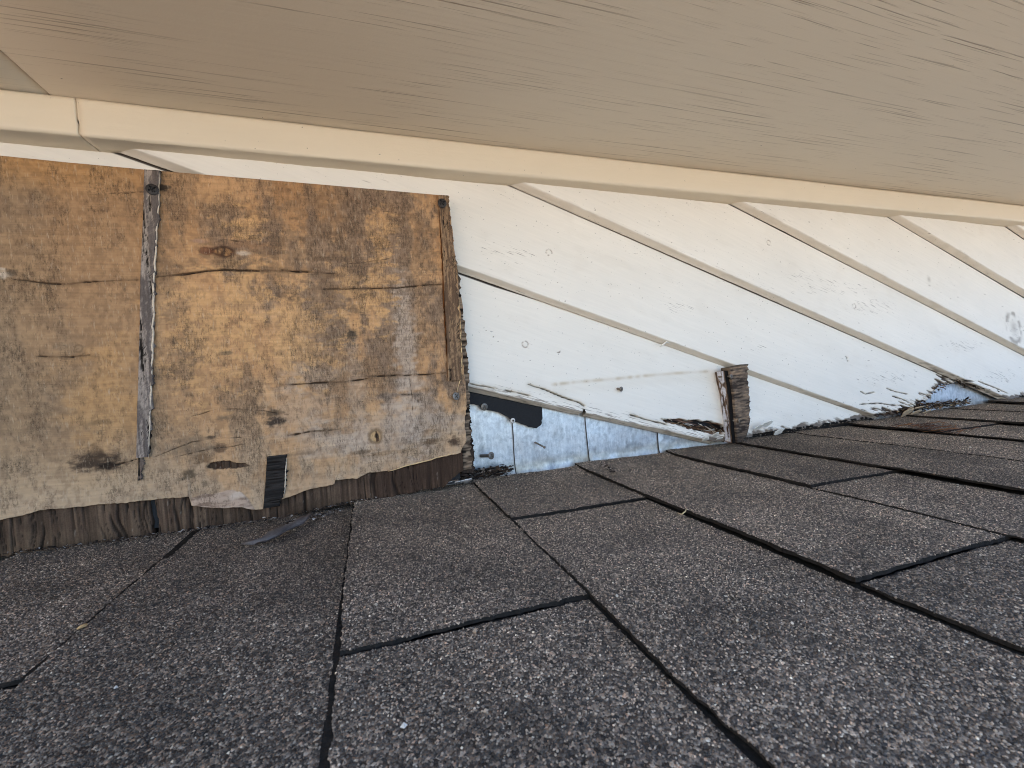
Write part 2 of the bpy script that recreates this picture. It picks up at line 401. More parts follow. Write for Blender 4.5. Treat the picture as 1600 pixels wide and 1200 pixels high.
# per course: list of (w0, w1, high) from the wall outwards
KEYS = {6: [(.004, .2535, 1), (.2535, .49, 0), (.49, .72, 1)],
        7: [(.004, .112, 0), (.112, .52, 1), (.52, .7, 0)],
        8: [(.004, .305, 1), (.305, .60, 0)],
        9: [(.010, .1636, 1), (.1636, .55, 0)],
        10: [(.006, .365, 1), (.365, .62, 0)],
        11: [(.003, .2256, 1), (.2256, .50, 0)],
        12: [(.002, .42, 1), (.42, .66, 0)],
        13: [(.002, .30, 0), (.30, .58, 1)],
        14: [(.002, .1365, 1), (.1365, .45, 0)],
        15: [(.002, .36, 1), (.36, .6, 0)]}
T = .0036
def shingle(ci, w0, w1, high, fine):
    u0 = CU[ci]; u1 = CU[ci + 1] + .022
    sd_ = int(ci * 31 + w0 * 1000)
    st = .0028 if fine else .02
    nu = max(4, int((u1 - u0) / st)); nw = max(4, int((w1 - w0) / st))
    gap = .0010 if high else .0005
    ug = np.linspace(0, 1, nu); wg = np.linspace(0, 1, nw)
    if fine:
        le = (CU[ci + 1] - u0) / (u1 - u0); ug = np.unique(np.concatenate([ug, np.arange(le - .015 / (u1 - u0), le + .001, .0006 / (u1 - u0))]))
        if not high: wg = np.unique(np.concatenate([wg, np.arange(0, .005, .0006) / (w1 - w0)]))
        nu, nw = len(ug), len(wg)
    U, Wd = np.meshgrid(ug, wg)
    wv = w0 + gap + (w1 - w0 - 2 * gap) * Wd
    set_back = 0 if high else .0010
    ragb = (vn(wv * 260, wv * 0 + ci, sd_) - .5) * .0016 + (fbm(wv * 14, wv * 0 + ci, sd_ + 3) - .5) * .004
    ub = u0 + set_back + ragb
    uu = ub + (u1 - ub) * U
    ragw = (vn(uu * 300, uu * 0, sd_ + 9) - .5) * .0014
    wv = wv + ragw * ((Wd > .999) * 1. + (Wd < .001) * 1.)
    top = (.0 if high else -.0025) - (uu - u0) / (CU[ci + 1] - u0) * T
    top = top + (fbm(uu * 11, wv * 11, 77) - .5) * .0030 + (vn(uu * 380, wv * 380, sd_) - .5) * .0005
    lift = np.exp(-((uu - u0) / .05) ** 2) * (fbm(wv * 6, wv * 0, sd_ + 20) - .35) * .0016
    top = top + np.maximum(lift, -.001)
    # the ends turn up a little where they meet the wall
    up = np.clip((.045 - wv) / .045, 0, 1) ** 2 * (.004 if ci in (9, 10) else .0015) + np.clip(uu - .45, 0, .9) * .006
    if ci == 9: up = up + np.clip((.03 - wv) / .03, 0, 1) ** 2 * np.clip((uu - .22) / .05, 0, 1) * .006
    top = top + up
    V = np.stack([uu, top, wv], -1).reshape(-1, 3); n = len(V)
    Bt = V.copy(); Bt[:, 1] -= (.0028 if high else .0019) * (.55 + .9 * vn(V[:, 2] * 70, V[:, 0] * 70, sd_ + 2))
    Bt[:, 1] = np.maximum(Bt[:, 1], -.0130)
    per = list(range(nu)) + [i * nu + nu - 1 for i in range(1, nw)] + [(nw - 1) * nu + i for i in range(nu - 2, -1, -1)] + [i * nu for i in range(nw - 2, 0, -1)]
    S = np.array([[per[i], per[(i + 1) % len(per)], n + per[(i + 1) % len(per)], n + per[i]] for i in range(len(per))])
    # wall-frame (u,v,w) has the sheet's upward side on v, so faces wind as below
    Ft = grid_faces(nw, nu); Fb = grid_faces(nw, nu, off=n)[:, ::-1]
    F = np.concatenate([Ft[:, ::-1], Fb[:, ::-1], S]); mi = np.concatenate([np.zeros(len(Ft)), np.ones(len(Fb) + len(S))])
    # bare asphalt at the foot of the next lap and beside a raised tab
    fc = V[Ft].mean(1); nxt = CU[ci + 1] - (T * max(0, -CU[ci + 1]) / .135 + (.0026 if ci == 6 else .0015) if ci < 8 else -.0006) + (fbm(fc[:, 2] * 90, fc[:, 2] * 0, sd_ + 5) - .5) * .0016
    bare = (fc[:, 0] > nxt) | ((fc[:, 2] < w0 + .0006 + .0012 * fbm(fc[:, 0] * 90, fc[:, 0] * 0, sd_ + 6)) & (not high) & (w0 > .05))
    mi[:len(Ft)][bare] = 1
    o = part('shingle', roof, np.concatenate([V, Bt]), F, [MAT['gran'], MAT['asphalt']], midx=mi, smooth=False)
    return o
SH = []
for ci in range(len(CU) - 1):
    segs = list(KEYS.get(ci, []))
    w = segs[-1][1] if segs else .002
    k = not segs[-1][2] if segs else ci % 2
    while w < .74:
        n = w + random.uniform(.18, .36); segs.append((w, n, k)); w = n; k = not k
    for (a, b, h) in segs:
        vis = 5 < ci < 17 and a < .52
        o = shingle(ci, a, b, h, vis)
        if vis: SH.append((o, ci))

# loose mineral granules bonded to the shingle faces: small stones on each shingle near the camera
def granule_tree(density, tone=0.):
    ng = bpy.data.node_groups.new('granules', 'GeometryNodeTree')
    ng.interface.new_socket('Geometry', in_out='INPUT', socket_type='NodeSocketGeometry')
    ng.interface.new_socket('Geometry', in_out='OUTPUT', socket_type='NodeSocketGeometry')
    nn = ng.nodes; ll = ng.links
    gi = nn.new('NodeGroupInput'); go = nn.new('NodeGroupOutput')
    mi = nn.new('GeometryNodeInputMaterialIndex')
    cmp = nn.new('FunctionNodeCompare'); cmp.data_type = 'INT'; cmp.operation = 'EQUAL'
    ll.new(mi.outputs[0], cmp.inputs[2]); cmp.inputs[3].default_value = 0
    dp = nn.new('GeometryNodeDistributePointsOnFaces'); dp.inputs['Density'].default_value = density
    ll.new(gi.outputs[0], dp.inputs['Mesh']); ll.new(cmp.outputs[0], dp.inputs['Selection'])
    ico = nn.new('GeometryNodeMeshIcoSphere'); ico.inputs['Subdivisions'].default_value = 1; ico.inputs['Radius'].default_value = 1.0
    oi = nn.new('GeometryNodeSetMaterial'); oi.inputs['Material'].default_value = MAT['granule']; ll.new(ico.outputs[0], oi.inputs[0])
    ip = nn.new('GeometryNodeInstanceOnPoints')
    ll.new(dp.outputs['Points'], ip.inputs['Points']); ll.new(oi.outputs[0], ip.inputs['Instance'])
    rv = nn.new('FunctionNodeRandomValue'); rv.data_type = 'FLOAT_VECTOR'; rv.inputs[1].default_value = (6.3, 6.3, 6.3)
    ll.new(rv.outputs[0], ip.inputs['Rotation'])
    rs = nn.new('FunctionNodeRandomValue'); rs.data_type = 'FLOAT_VECTOR'
    rs.inputs[0].default_value = (.00036, .00036, .00030); rs.inputs[1].default_value = (.00084, .00084, .00062); rs.inputs['Seed'].default_value = 3
    ll.new(rs.outputs[0], ip.inputs['Scale'])
    rc = nn.new('FunctionNodeRandomValue'); rc.data_type = 'FLOAT'; rc.inputs['Seed'].default_value = 9
    sa = nn.new('GeometryNodeStoreNamedAttribute'); sa.data_type = 'FLOAT'; sa.domain = 'INSTANCE'; sa.inputs['Name'].default_value = 'gc'
    ll.new(ip.outputs[0], sa.inputs['Geometry']); ll.new(rc.outputs[1], sa.inputs['Value'])
    ps = nn.new('GeometryNodeInputPosition'); nz = nn.new('ShaderNodeTexNoise'); nz.inputs['Scale'].default_value = 13; nz.inputs['Detail'].default_value = 4
    ll.new(ps.outputs[0], nz.inputs['Vector'])
    sb = nn.new('GeometryNodeStoreNamedAttribute'); sb.data_type = 'FLOAT'; sb.domain = 'INSTANCE'; sb.inputs['Name'].default_value = 'gb'
    ad = nn.new('ShaderNodeMath'); ad.operation = 'ADD'; ad.inputs[1].default_value = tone; ll.new(nz.outputs[0], ad.inputs[0])
    ll.new(sa.outputs[0], sb.inputs['Geometry']); ll.new(ad.outputs[0], sb.inputs['Value'])
    jg = nn.new('GeometryNodeJoinGeometry')
    ll.new(gi.outputs[0], jg.inputs[0]); ll.new(sb.outputs[0], jg.inputs[0]); ll.new(jg.outputs[0], go.inputs[0])
    return ng

NEAR = [granule_tree(600000, t) for t in (-.14, -.05, .03, .12)]; FAR = [granule_tree(330000, t) for t in (-.08, 0, .06)]
for o, ci in SH:
    md = o.modifiers.new('granules', 'NODES'); md.node_group = random.choice(NEAR if ci < 13 else FAR)

# ------------------------------------------------------------------ house wall: lapped clapboards
CP, SP, TP = math.cos(PITCH), math.sin(PITCH), math.tan(PITCH)
wall = thing('clapboard_wall', 'cream white lapped clapboard wall with peeling paint between trim and shingles', 'wall', (.5, 0, 0))
part('sheathing', wall, *box(-1.4, 2.6, -.012, .45, -.04, -.012), MAT['sheath'], smooth=False)  # dark backing plane, added to stop light leaks between the boards
BB = [.1570, .3065, .4482, .5757, .7086, .8426, .9766, 1.11, 1.245]
CUT1 = [(0.8401,0.0030),(0.8927,0.0013),(0.9349,0.0033),(0.9727,0.0059),(1.0059,0.0091),(1.0302,0.0196),(1.0610,0.0272),(1.0741,0.0391),(1.0996,0.0489),(1.1251,0.0496)]
CUT2 = [(1.1418,0.0405),(1.1965,0.0282),(1.2535,0.0168),(1.3258,0.0152),(1.4020,0.0150)]
ROT0 = [(0.4025,0.0509),(0.4370,0.0475),(0.4726,0.0420),(0.5094,0.0353),(0.5244,0.0297),(0.5290,0.0211),(0.5207,0.0129),(0.4836,0.0220),(0.4479,0.0337),(0.4192,0.0435)]
def inside(U, V, poly):
    r = np.zeros(U.shape, bool); n = len(poly)
    for i in range(n):
        (ax, ay), (bx, by) = poly[i], poly[(i + 1) % n]
        c = (ay > V) != (by > V)
        r ^= c & (U < (bx - ax) * (V - ay) / (by - ay + 1e-12) + ax)
    return r
NAILS = {0: [(0.2009,0.1706)], 1: [(0.2438,0.2931), (0.5382,0.2753)], 2: [(0.8406,0.2131), (0.6463,0.3212)]}
DASH = {0: [],
        1: [(0.1865,0.2874,0.0457,0.0150), (0.4534,0.2164,0.0487,0.0136), (0.9325,0.0770,0.1352,0.0193), (0.9857,0.0238,0.1204,0.0173), (0.6024,0.1464,0.0279,0.0084)],
        2: [(0.7878,0.2458,0.1189,0.0248), (0.8868,0.2105,0.1102,0.0189), (1.1776,0.1271,0.1151,0.0185), (1.2789,0.0537,0.1242,0.0220), (0.7112,0.2675,0.0620,0.0153)],
        3: [(1.3438,0.1622,0.0505,0.0421)], 4: []}
CRACK0 = [[(0.2003,0.1168),(0.2218,0.1092),(0.2493,0.0958),(0.2731,0.0867),(0.2797,0.0817)], [(0.3541,0.0621),(0.3809,0.0520),(0.4142,0.0420)], [(0.1218,0.1233),(0.1592,0.1140),(0.1993,0.1024)]]
CRACK1 = [[(0.8462,0.0571),(0.8579,0.0515),(0.8825,0.0531)], [(0.9342,0.0417),(0.9654,0.0330),(0.9990,0.0178)], [(0.8363,0.0345),(0.8919,0.0320),(0.9423,0.0228)], [(0.9223,0.0572),(0.9439,0.0495),(0.9811,0.0416)], [(0.8199,0.1226),(0.8225,0.1109)]]
CRACK2 = [[(1.0667,0.0845),(1.0969,0.0723),(1.1321,0.0596),(1.1819,0.0522)], [(1.1325,0.0661),(1.1340,0.0543)], [(1.2043,0.0507),(1.2727,0.0294),(1.3081,0.0170)]]
NOTCH = [(0.2701,0.0577),(0.2759,0.0696),(0.2783,0.0765),(0.2803,0.0763),(0.2818,0.0690),(0.2865,0.0641),(0.2896,0.0503)]
SEAM_TAN = [(0.2348,0.1143),(0.2717,0.1152),(0.3330,0.1154),(0.3874,0.1164),(0.4450,0.1165),(0.5086,0.1155)]
KNOT3 = [(1.3462,0.1593,0.0301,0.0365), (1.0571,0.2624,0.0121,0.0126)]
for k in range(8):
    b0 = BB[k]; sN = (BB[k + 1] - BB[k]) * CP
    lo, hi = -.5, 2.2
    # fine where the photograph shows the board, coarse behind the plywood and far up the roof
    au = np.concatenate([np.arange(-.9, -.36, .02), np.arange(-.36, .085, .006 if k else .02), np.arange(.085, .75, .0012), np.arange(.75, 1.15, .0026), np.arange(1.15, 1.7, .005), np.arange(1.7, 2.7, .03)])
    if k > 3: au = np.concatenate([np.arange(.3, 1.0, .02), np.arange(1.0, 1.8, .004), np.arange(1.8, 2.7, .03)])
    sv = np.concatenate([[0], np.geomspace(.0004, .0016, 4), np.arange(.0026, sN + .006, .0010)])
    CH = .0050; A, Sg = np.meshgrid(au / CP, sv[sv < sN + .006 - CH], indexing='xy')
    bend = (fbm(A * 3, A * 0 + k, 91) - .5) * .0016
    U0 = A * CP
    bb = b0 + bend + (np.clip(U0 - .12, 0, 9) * .046 - .0018 if k == 0 else 0)
    edge = (vn(A * 120, A * 0 + k, 12) - .5) * .0003
    s_ = CH + Sg + edge * np.clip(1 - Sg / .004, 0, 1); sl_ = s_ - CH
    U = U0 + s_ * SP; V = bb - U0 * TP + s_ * CP
    Wf = .0130 * (1 - sl_ / (sN - CH)) + (fbm(A * 6, Sg * 12, 55 + k) - .5) * .0018 * np.clip(1 - s_ / sN, 0, 1)
    gr = vn(A * 18, s_ * 500, 60 + k) * .6 + vn(A * 40, s_ * 900, 61 + k) * .4
    Wf = Wf + (gr - .5) * .00022 - np.clip(1 - Sg / .0012, 0, 1) ** 2 * .0009
    # paint
    col = np.ones(U.shape + (3,)) * np.array([233, 226, 214]) / 255.
    big = fbm(A * 7, s_ * 16, 70 + k, 3)
    col = col * (1 + (big[..., None] - .5) * .05)
    dirt = ss(.60, .84, fbm(A * 28, s_ * 55, 80 + k, 4)); col = mixc(col, (204, 194, 178), dirt * .12)
    # specks of dirt
    sp = vn(U * 330, V * 330, 90 + k); col = mixc(col, (110, 95, 80), ss(.965, .985, sp) * ss(.35, .6, fbm(U * 25, V * 25, 4, 2)) * .8)
    col = mixc(col, (44, 37, 32), ss(sN - .0010, sN + .0004, s_) * .9)   # gap shade painted into the joint under the next lap
    # fine paint checks running with the grain
    hm = np.zeros(U.shape)
    for e in DASH.get(k, []): hm = np.maximum(hm, ell(U, V, (e[0], e[1], abs(e[2]), abs(e[3])), 5, .35, 80))
    lowm = np.clip(1 - sl_ / .022, 0, 1) ** 1.5 * .35 * ss(.40, .62, fbm(A * 9, s_ * 20, 33 + k, 3))
    if k == 0: lowm = np.maximum(lowm, np.clip(1 - sl_ / .020, 0, 1))
    nearroof = np.clip(1 - (V - .004) / .05, 0, 1) * (U > .12)
    hm = np.maximum(np.maximum(hm * .5, lowm * .85), nearroof ** 2 * .6)
    # bare, grey wood at worn lower edges
    worn = np.clip(1 - sl_ / .0045, 0, 1) * ss(.45, .60, fbm(A * 22, s_ * 120, 101 + k, 3)) * (1.0 if k == 0 else .22)
    col = mixc(col, (150, 134, 116), worn * .8)
    # round nail dimples
    for (nu_, nv_) in NAILS.get(k, []):
        d = np.hypot(U - nu_, V - nv_); ring = np.exp(-((d - .0042) / .0007) ** 2)
        ang = np.arctan2(V - nv_, U - nu_); ring = ring * ss(.3, .55, vn(ang * 1.6 + 9, ang * 0 + nu_ * 77, 2))
        Wf = Wf - ring * .0008 + np.exp(-(d / .0036) ** 4) * .0004; col = mixc(col, (120, 104, 88), ring * .7)
    keep = (V > .0035) & (V < .4125)
    if k < 3:
        fr = np.clip(1 - (V - .004) / .014, 0, 1) * (U > .45)
        rotm = ss(.42, .62, fbm(A * 60, s_ * 160, 110 + k, 4) * .6 + fr * .5) * (fr > 0)
        col = mixc(col, (74, 60, 48), rotm * .75); Wf = Wf - rotm * .0018
        keep &= ~((V < .0075) & (fbm(U * 160, V * 110, 120 + k, 3) < .44) & (U > .5))
    if k == 0:
        d, t = pdist(U, V, SEAM_TAN); col = mixc(col, (178, 156, 124), np.exp(-(d / .0024) ** 2) * (.15 + .45 * vn(t * 40, t * 0, 3)))
        d2 = V - np.interp(U, [p[0] for p in SEAM_TAN], [p[1] for p in SEAM_TAN])
        col = mixc(col, (205, 190, 165), np.clip(-d2 / .01, 0, 1) * np.clip(1 + d2 / .02, 0, 1) * .25 * (U > SEAM_TAN[0][0]) * (U < SEAM_TAN[-1][0]))
        for ip, pl in enumerate(CRACK0):
            d, t = pdist(U, V, pl); wd = (.0009, .0007, .0005)[ip] * (.45 + 1.1 * vn(t * 9, t * 0 + ip, 5))
            m = 1 - ss(wd * .6, wd * 1.3, d); col = mixc(col, (38, 31, 26), m); Wf = Wf - m * .006
            col = mixc(col, (190, 178, 158), np.exp(-(d / .004) ** 2) * .35)
        keep &= ~inside(U, V, NOTCH)
        ins = inside(U, V + (fbm(U * 130, V * 130, 6, 3) - .5) * .006, ROT0)
        lay = vn(A * 26, s_ * 420, 130) * .6 + vn(A * 60, s_ * 800, 131) * .4
        rc = mixc(mixc(np.ones(U.shape + (3,)) * np.array([74, 52, 40]) / 255., (128, 98, 78), ss(.45, .62, lay)), (22, 17, 15), ss(.52, .40, lay))
        rc = mixc(rc, (215, 208, 196), ss(.66, .72, fbm(A * 45, s_ * 240, 131, 3)))
        col = np.where(ins[..., None], rc, col); Wf = np.where(ins, Wf - .0045 - (1 - lay) * .006, Wf)
    if k == 1:
        cu = [p[0] for p in CUT1]; cv = [p[1] for p in CUT1]
        cy = np.interp(U, cu, cv) + (fbm(U * 150, V * 40, 7, 3) - .5) * .010
        keep &= ~((U > cu[0]) & (V < cy))
        dd = V - cy; fr = np.clip(1 - dd / .03, 0, 1) * (U > cu[0] - .03)
        rm = ss(.52, .64, fbm(A * 38, s_ * 300, 140, 4) * .66 + fr * .36); col = mixc(col, (58, 44, 34), rm * (fr > 0)); Wf = Wf - rm * .004 * (fr > 0)
        for pl in CRACK1:
            d, t = pdist(U, V, pl); m = 1 - ss(.0003, .0012, d + (fbm(U * 260, V * 260, 5) - .5) * .0022); col = mixc(col, (48, 40, 34), m); Wf = Wf - m * .004
    if k == 2:
        cu = [p[0] for p in CUT2]; cv = [p[1] for p in CUT2]
        cy = np.interp(U, cu, cv) + (fbm(U * 90, V * 40, 7, 3) - .5) * .004
        for pl in CRACK2:
            d, t = pdist(U, V, pl); m = 1 - ss(.0004, .0014, d + (fbm(U * 260, V * 260, 5) - .5) * .0022); col = mixc(col, (48, 40, 34), m); Wf = Wf - m * .004
    if k == 3:
        for e in KNOT3:
            e = (e[0], e[1], abs(e[2]), abs(e[3])); d = np.hypot((U - e[0]) / e[2], (V - e[1]) / e[3])
            col = mixc(col, (140, 128, 112), np.exp(-((d - .9) / .16) ** 2) * ss(.4, .6, vn(U * 90, V * 90, 8)) * .7 + np.exp(-(d / .4) ** 2) * .4)
    nr, nc = U.shape
    P3 = np.stack([U, V, Wf], -1).reshape(-1, 3)
    col = np.concatenate([col, np.clip(hm, 0, 1)[..., None]], -1)
    kf = keep[:-1, :-1] & keep[1:, :-1] & keep[:-1, 1:] & keep[1:, 1:]
    Ff = grid_faces(nr, nc, kf)
    # underside of the butt and the back edge behind it
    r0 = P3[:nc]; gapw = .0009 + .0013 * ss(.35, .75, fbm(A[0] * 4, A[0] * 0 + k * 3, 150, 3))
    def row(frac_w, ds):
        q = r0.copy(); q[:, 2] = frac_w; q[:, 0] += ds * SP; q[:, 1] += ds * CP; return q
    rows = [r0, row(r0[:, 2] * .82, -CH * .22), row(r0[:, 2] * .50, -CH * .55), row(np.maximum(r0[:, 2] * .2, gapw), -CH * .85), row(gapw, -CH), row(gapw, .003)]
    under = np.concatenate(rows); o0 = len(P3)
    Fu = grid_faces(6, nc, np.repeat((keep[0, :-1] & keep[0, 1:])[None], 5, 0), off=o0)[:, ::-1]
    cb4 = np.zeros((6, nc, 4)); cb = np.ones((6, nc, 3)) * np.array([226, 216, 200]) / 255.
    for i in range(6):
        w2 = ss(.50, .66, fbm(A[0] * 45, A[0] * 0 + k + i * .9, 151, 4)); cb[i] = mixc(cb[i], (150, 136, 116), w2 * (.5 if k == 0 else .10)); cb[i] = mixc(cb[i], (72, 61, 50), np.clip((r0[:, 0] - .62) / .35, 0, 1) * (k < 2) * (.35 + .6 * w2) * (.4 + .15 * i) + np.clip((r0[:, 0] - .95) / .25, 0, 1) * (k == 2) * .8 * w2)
    cb[5] = np.array([46, 39, 33]) / 255.; cb[0] = col[0, :, :3]; cb4[..., :3] = cb; cb4[..., 3] = .45 if k == 0 else .12  # back row coloured dark for the shade inside the gap
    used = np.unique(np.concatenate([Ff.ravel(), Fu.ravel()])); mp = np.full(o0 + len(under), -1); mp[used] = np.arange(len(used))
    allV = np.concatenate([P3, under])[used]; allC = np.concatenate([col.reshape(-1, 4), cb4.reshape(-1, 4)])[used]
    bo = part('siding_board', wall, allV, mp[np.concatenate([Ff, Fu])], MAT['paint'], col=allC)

# ------------------------------------------------------------------ fasteners
def screw_mesh(name, r, mat, dome=.0006):
    nr, na = 9, 28; V = [(0, 0, dome * .2)]; F = []
    for i in range(1, nr + 1):
        rr = r * i / nr
        for j in range(na):
            a = 2 * math.pi * j / na + .4; x, y = rr * math.cos(a), rr * math.sin(a); h = dome * (1 - (i / nr) ** 4)
            if (abs(x * math.cos(.5) + y * math.sin(.5)) < r * .15 or abs(-x * math.sin(.5) + y * math.cos(.5)) < r * .15) and rr < r * .62: h -= .0014
            V.append((x, y, h))
    for rr, h in ((r, -.0012), (r * .45, -.003), (r * .45, -.02)):
        for j in range(na):
            a = 2 * math.pi * j / na + .4; V.append((rr * math.cos(a), rr * math.sin(a), h))
    for j in range(na): F.append([0, 1 + j, 1 + (j + 1) % na])
    for i in range(nr + 2):
        for j in range(na):
            a = 1 + i * na; F.append([a + j, a + na + j, a + na + (j + 1) % na, a + (j + 1) % na])
    return mesh(name, V, F, mat, smooth=False)
SC_DARK = screw_mesh('screw', .0052, MAT['darkscrew']); SC_STEEL = screw_mesh('screw', .0048, MAT['steel'])
SC_SMALL = screw_mesh('screw', .0036, MAT['steel'])
def screw(me, parent, p, w, yaw=0., pit=0., name='screw'):
    o = link(name, me, parent, (p[0], p[1], w)); o.rotation_euler = (o.rotation_euler[0] + pit, o.rotation_euler[1], o.rotation_euler[2] + yaw); return o
screw(SC_SMALL, [c for c in wall.children if c.name.startswith('siding_board')][0], (0.3398,0.1003), .0145, .5, .1)

# ------------------------------------------------------------------ step flashing and felt
def flash(u0, u1, wv, top, label, slant=0., seed=0):
    ns = 30; sec = []
    for i in range(16): sec.append((top - (top - .010) * i / 15, wv))
    for i in range(1, 9):
        a = math.pi / 2 * i / 8; sec.append((.010 - .0215 * math.sin(a), wv + .012 * (1 - math.cos(a))))
    for i in range(1, 8): sec.append((-.0115, wv + .012 + .02 * i / 7))
    us = np.concatenate([[u0, u0 + .0006, u0 + .0012], np.linspace(u0 + .004, u1, 37)]); sc = np.array(sec)
    Ug, J = np.meshgrid(us, np.arange(len(sec)))
    Vg = sc[J, 0]; Wg = sc[J, 1] + (fbm(Ug * 14, Vg * 14, seed) - .5) * .0022
    Ug = Ug - slant * Vg + (fbm(Vg * 40, Vg * 0, seed + 5) - .5) * .0012
    t = np.ones(Ug.shape + (3,))
    t = mixc(t, (205, 190, 168), ss(.018, .004, Vg) * (.35 + .65 * vn(Ug * 70, Vg * 70, seed)))
    t = mixc(t, (150, 150, 150), ss(.68, .8, fbm(Ug * 60, Vg * 60, seed + 9)) * .5)
    t[:, 0] = t[:, 1] = np.array([52, 44, 40]) / 255.  # rusty cut edge, with the seam's gap shadow painted in
    V = np.stack([Ug, Vg, Wg], -1).reshape(-1, 3)
    F = grid_faces(len(sec), 40)[:, ::-1]; n = len(V); V2 = V.copy(); V2[:, 2] -= .0007; V2[:, 1] -= .0005
    nr, nc = len(sec), 40
    per = list(range(nc)) + [i * nc + nc - 1 for i in range(1, nr)] + [(nr - 1) * nc + i for i in range(nc - 2, -1, -1)] + [i * nc for i in range(nr - 2, 0, -1)]
    S = np.array([[per[i], per[(i + 1) % len(per)], n + per[(i + 1) % len(per)], n + per[i]] for i in range(len(per))])
    return solo('step_flashing', ((u0 + u1) / 2, -.002, wv), np.concatenate([V, V2]), np.concatenate([F, grid_faces(nr, nc, off=n), S]), MAT['galv'],
                col=np.concatenate([t.reshape(-1, 3)] * 2), label=label, cat='flashing', group='galvanised step flashing pieces')
fl0 = flash(.060, .200, -.0072, .135, 'galvanised step flashing beside the plywood edge, partly under black felt', 0, 1)
fl1 = flash(.1790, .312, -.0052, .120, 'galvanised step flashing with bent nail, middle of the exposed bay', 0, 2)
fl2 = flash(.2900, .424, -.0032, .100, 'galvanised step flashing tapering under the broken clapboard', .03, 3)
fl3 = flash(.4085, .56, -.0012, .05, 'last small corner of galvanised flashing under the clapboard tip', 0, 4)
fl4 = flash(.90, 1.30, -.0062, .09, 'galvanised flashing showing through the rotted hole at far right', 0, 5)
screw(SC_STEEL, fl0, (0.1401,0.0920), .003, .2, .1)
screw(SC_STEEL, fl0, (0.1427,0.0296), .012, .5, -.1)
def nail(parent, p, q, r, head, mat, hm):
    V, F = ribbon([p, tuple((a + b) / 2 for a, b in zip(p, q)), q], r, 7, taper=False)
    o = part('nail', parent, V, F, mat)
    if head:
        hv = []; hf = []; na = 14; d = (Vector(q) - Vector(p)).normalized(); s = d.orthogonal().normalized(); t = d.cross(s)
        for kk, (rr, h) in enumerate(((.4, .0009), (.85, .0006), (1., 0), (1, -.0006))):
            for j in range(na):
                a = 2 * math.pi * j / na; hv.append(tuple(Vector(q) + d * h + (s * math.cos(a) + t * math.sin(a)) * rr * head))
        for i in range(3):
            for j in range(na): hf.append([i * na + j, i * na + (j + 1) % na, (i + 1) * na + (j + 1) % na, (i + 1) * na + j])
        hf.append(list(range(na))); hf.append(list(range(3 * na, 4 * na))[::-1])
        part('nail_head', o, hv, hf, hm)
    return o
NP = (0.1777,0.0706); nail(fl1, (NP[0], NP[1], -.01), (NP[0], NP[1], .003), .0016, .0033, MAT['steel'], MAT['whitehead'])
NP = (0.2103,0.0367); NQ = (0.2178,0.0310); nail(fl1, (*NP, -.005), (*NQ, .010), .0012, .0018, MAT['steel'], MAT['steel'])
FELT = [(0.1243,0.1231),(0.1628,0.1169),(0.2223,0.0897),(0.2211,0.0722),(0.2184,0.0602),(0.2115,0.0565),(0.2005,0.0594),(0.1881,0.0659),(0.1774,0.0696),(0.1732,0.0743),(0.1647,0.0802),(0.1518,0.0857),(0.1407,0.0884),(0.1333,0.0941),(0.1225,0.0975)]
fp = jag(FELT[3:], .003, .0009); fo = [FELT[0], FELT[1], FELT[2]] + fp
fo = [(a - (.05 if i == 0 or i == len(fo) - 1 else 0), b + (.03 if i in (0, 1, 2) else 0)) for i, (a, b) in enumerate(fo)]
solo('felt_scrap', (.17, .09, 0), *prism(fo, -.0012, .0012), MAT['felt'], smooth=False, label='black tarred felt scrap hanging under the clapboard beside the plywood', cat='felt')

# ------------------------------------------------------------------ weathered plywood sheet
PW = .030
ply = thing('plywood_sheet', 'weathered peeling plywood sheet patched over the left part of the wall', 'plywood', (-.12, 0, PW))
TOPE = [(-0.2948,0.3572),(-0.2506,0.3558),(-0.1878,0.3544),(-0.1512,0.3539),(-0.0341,0.3524),(0.0983,0.3500)]
RIGHT = [(0.1058,0.3482),(0.1077,0.3203),(0.1094,0.2785),(0.1111,0.2479),(0.1110,0.2017),(0.1100,0.1553),(0.1110,0.1242),(0.1120,0.0929),(0.1106,0.0735),(0.1072,0.0590)]
BOT = [(-0.3193,0.0338),(-0.3031,0.0356),(-0.3009,0.0358),(-0.2941,0.0376),(-0.2699,0.0371),(-0.2429,0.0357),(-0.2066,0.0335),(-0.1767,0.0319),(-0.1757,0.0233),(-0.1650,0.0202),(-0.1541,0.0178),(-0.1321,0.0154),(-0.1203,0.0101),(-0.1138,0.0097),(-0.0941,0.0167),(-0.0714,0.0222),(-0.0644,0.0232),(-0.0429,0.0256),(-0.0420,0.0297),(-0.0268,0.0290),(-0.0202,0.0273),(-0.0062,0.0326),(0.0147,0.0319),(0.0459,0.0358),(0.0785,0.0400),(0.0989,0.0421),(0.1008,0.0473),(0.1069,0.0544)]
uL = -.46
NU, NV = 800, 520
rr, tt = np.meshgrid(np.linspace(0, 1, NU), np.linspace(0, 1, NV))
vap = .03 + tt * .325
rv = np.array([p[1] for p in RIGHT])[::-1]; ru = np.array([p[0] for p in RIGHT])[::-1]
uR = np.interp(vap, rv, ru) + (vn(vap * 300, vap * 0, 3) - .5) * .0012
U = uL + (uR - uL) * rr
bu = [uL - .01] + [p[0] for p in BOT]; bv = [BOT[0][1] - .008] + [p[1] for p in BOT]
vb = np.interp(U, bu, bv) + (vn(U * 330, U * 0, 5) - .5) * .0010 + (fbm(U * 60, U * 0, 6) - .5) * .0020
vt = np.interp(U, [p[0] for p in TOPE], [p[1] for p in TOPE])
vt = np.where(U < TOPE[0][0], TOPE[0][1] + (TOPE[0][0] - U) * .026, vt)
V = vb + (vt - vb) * tt
def C(c): return np.ones(U.shape + (3,)) * np.array(c) / 255.
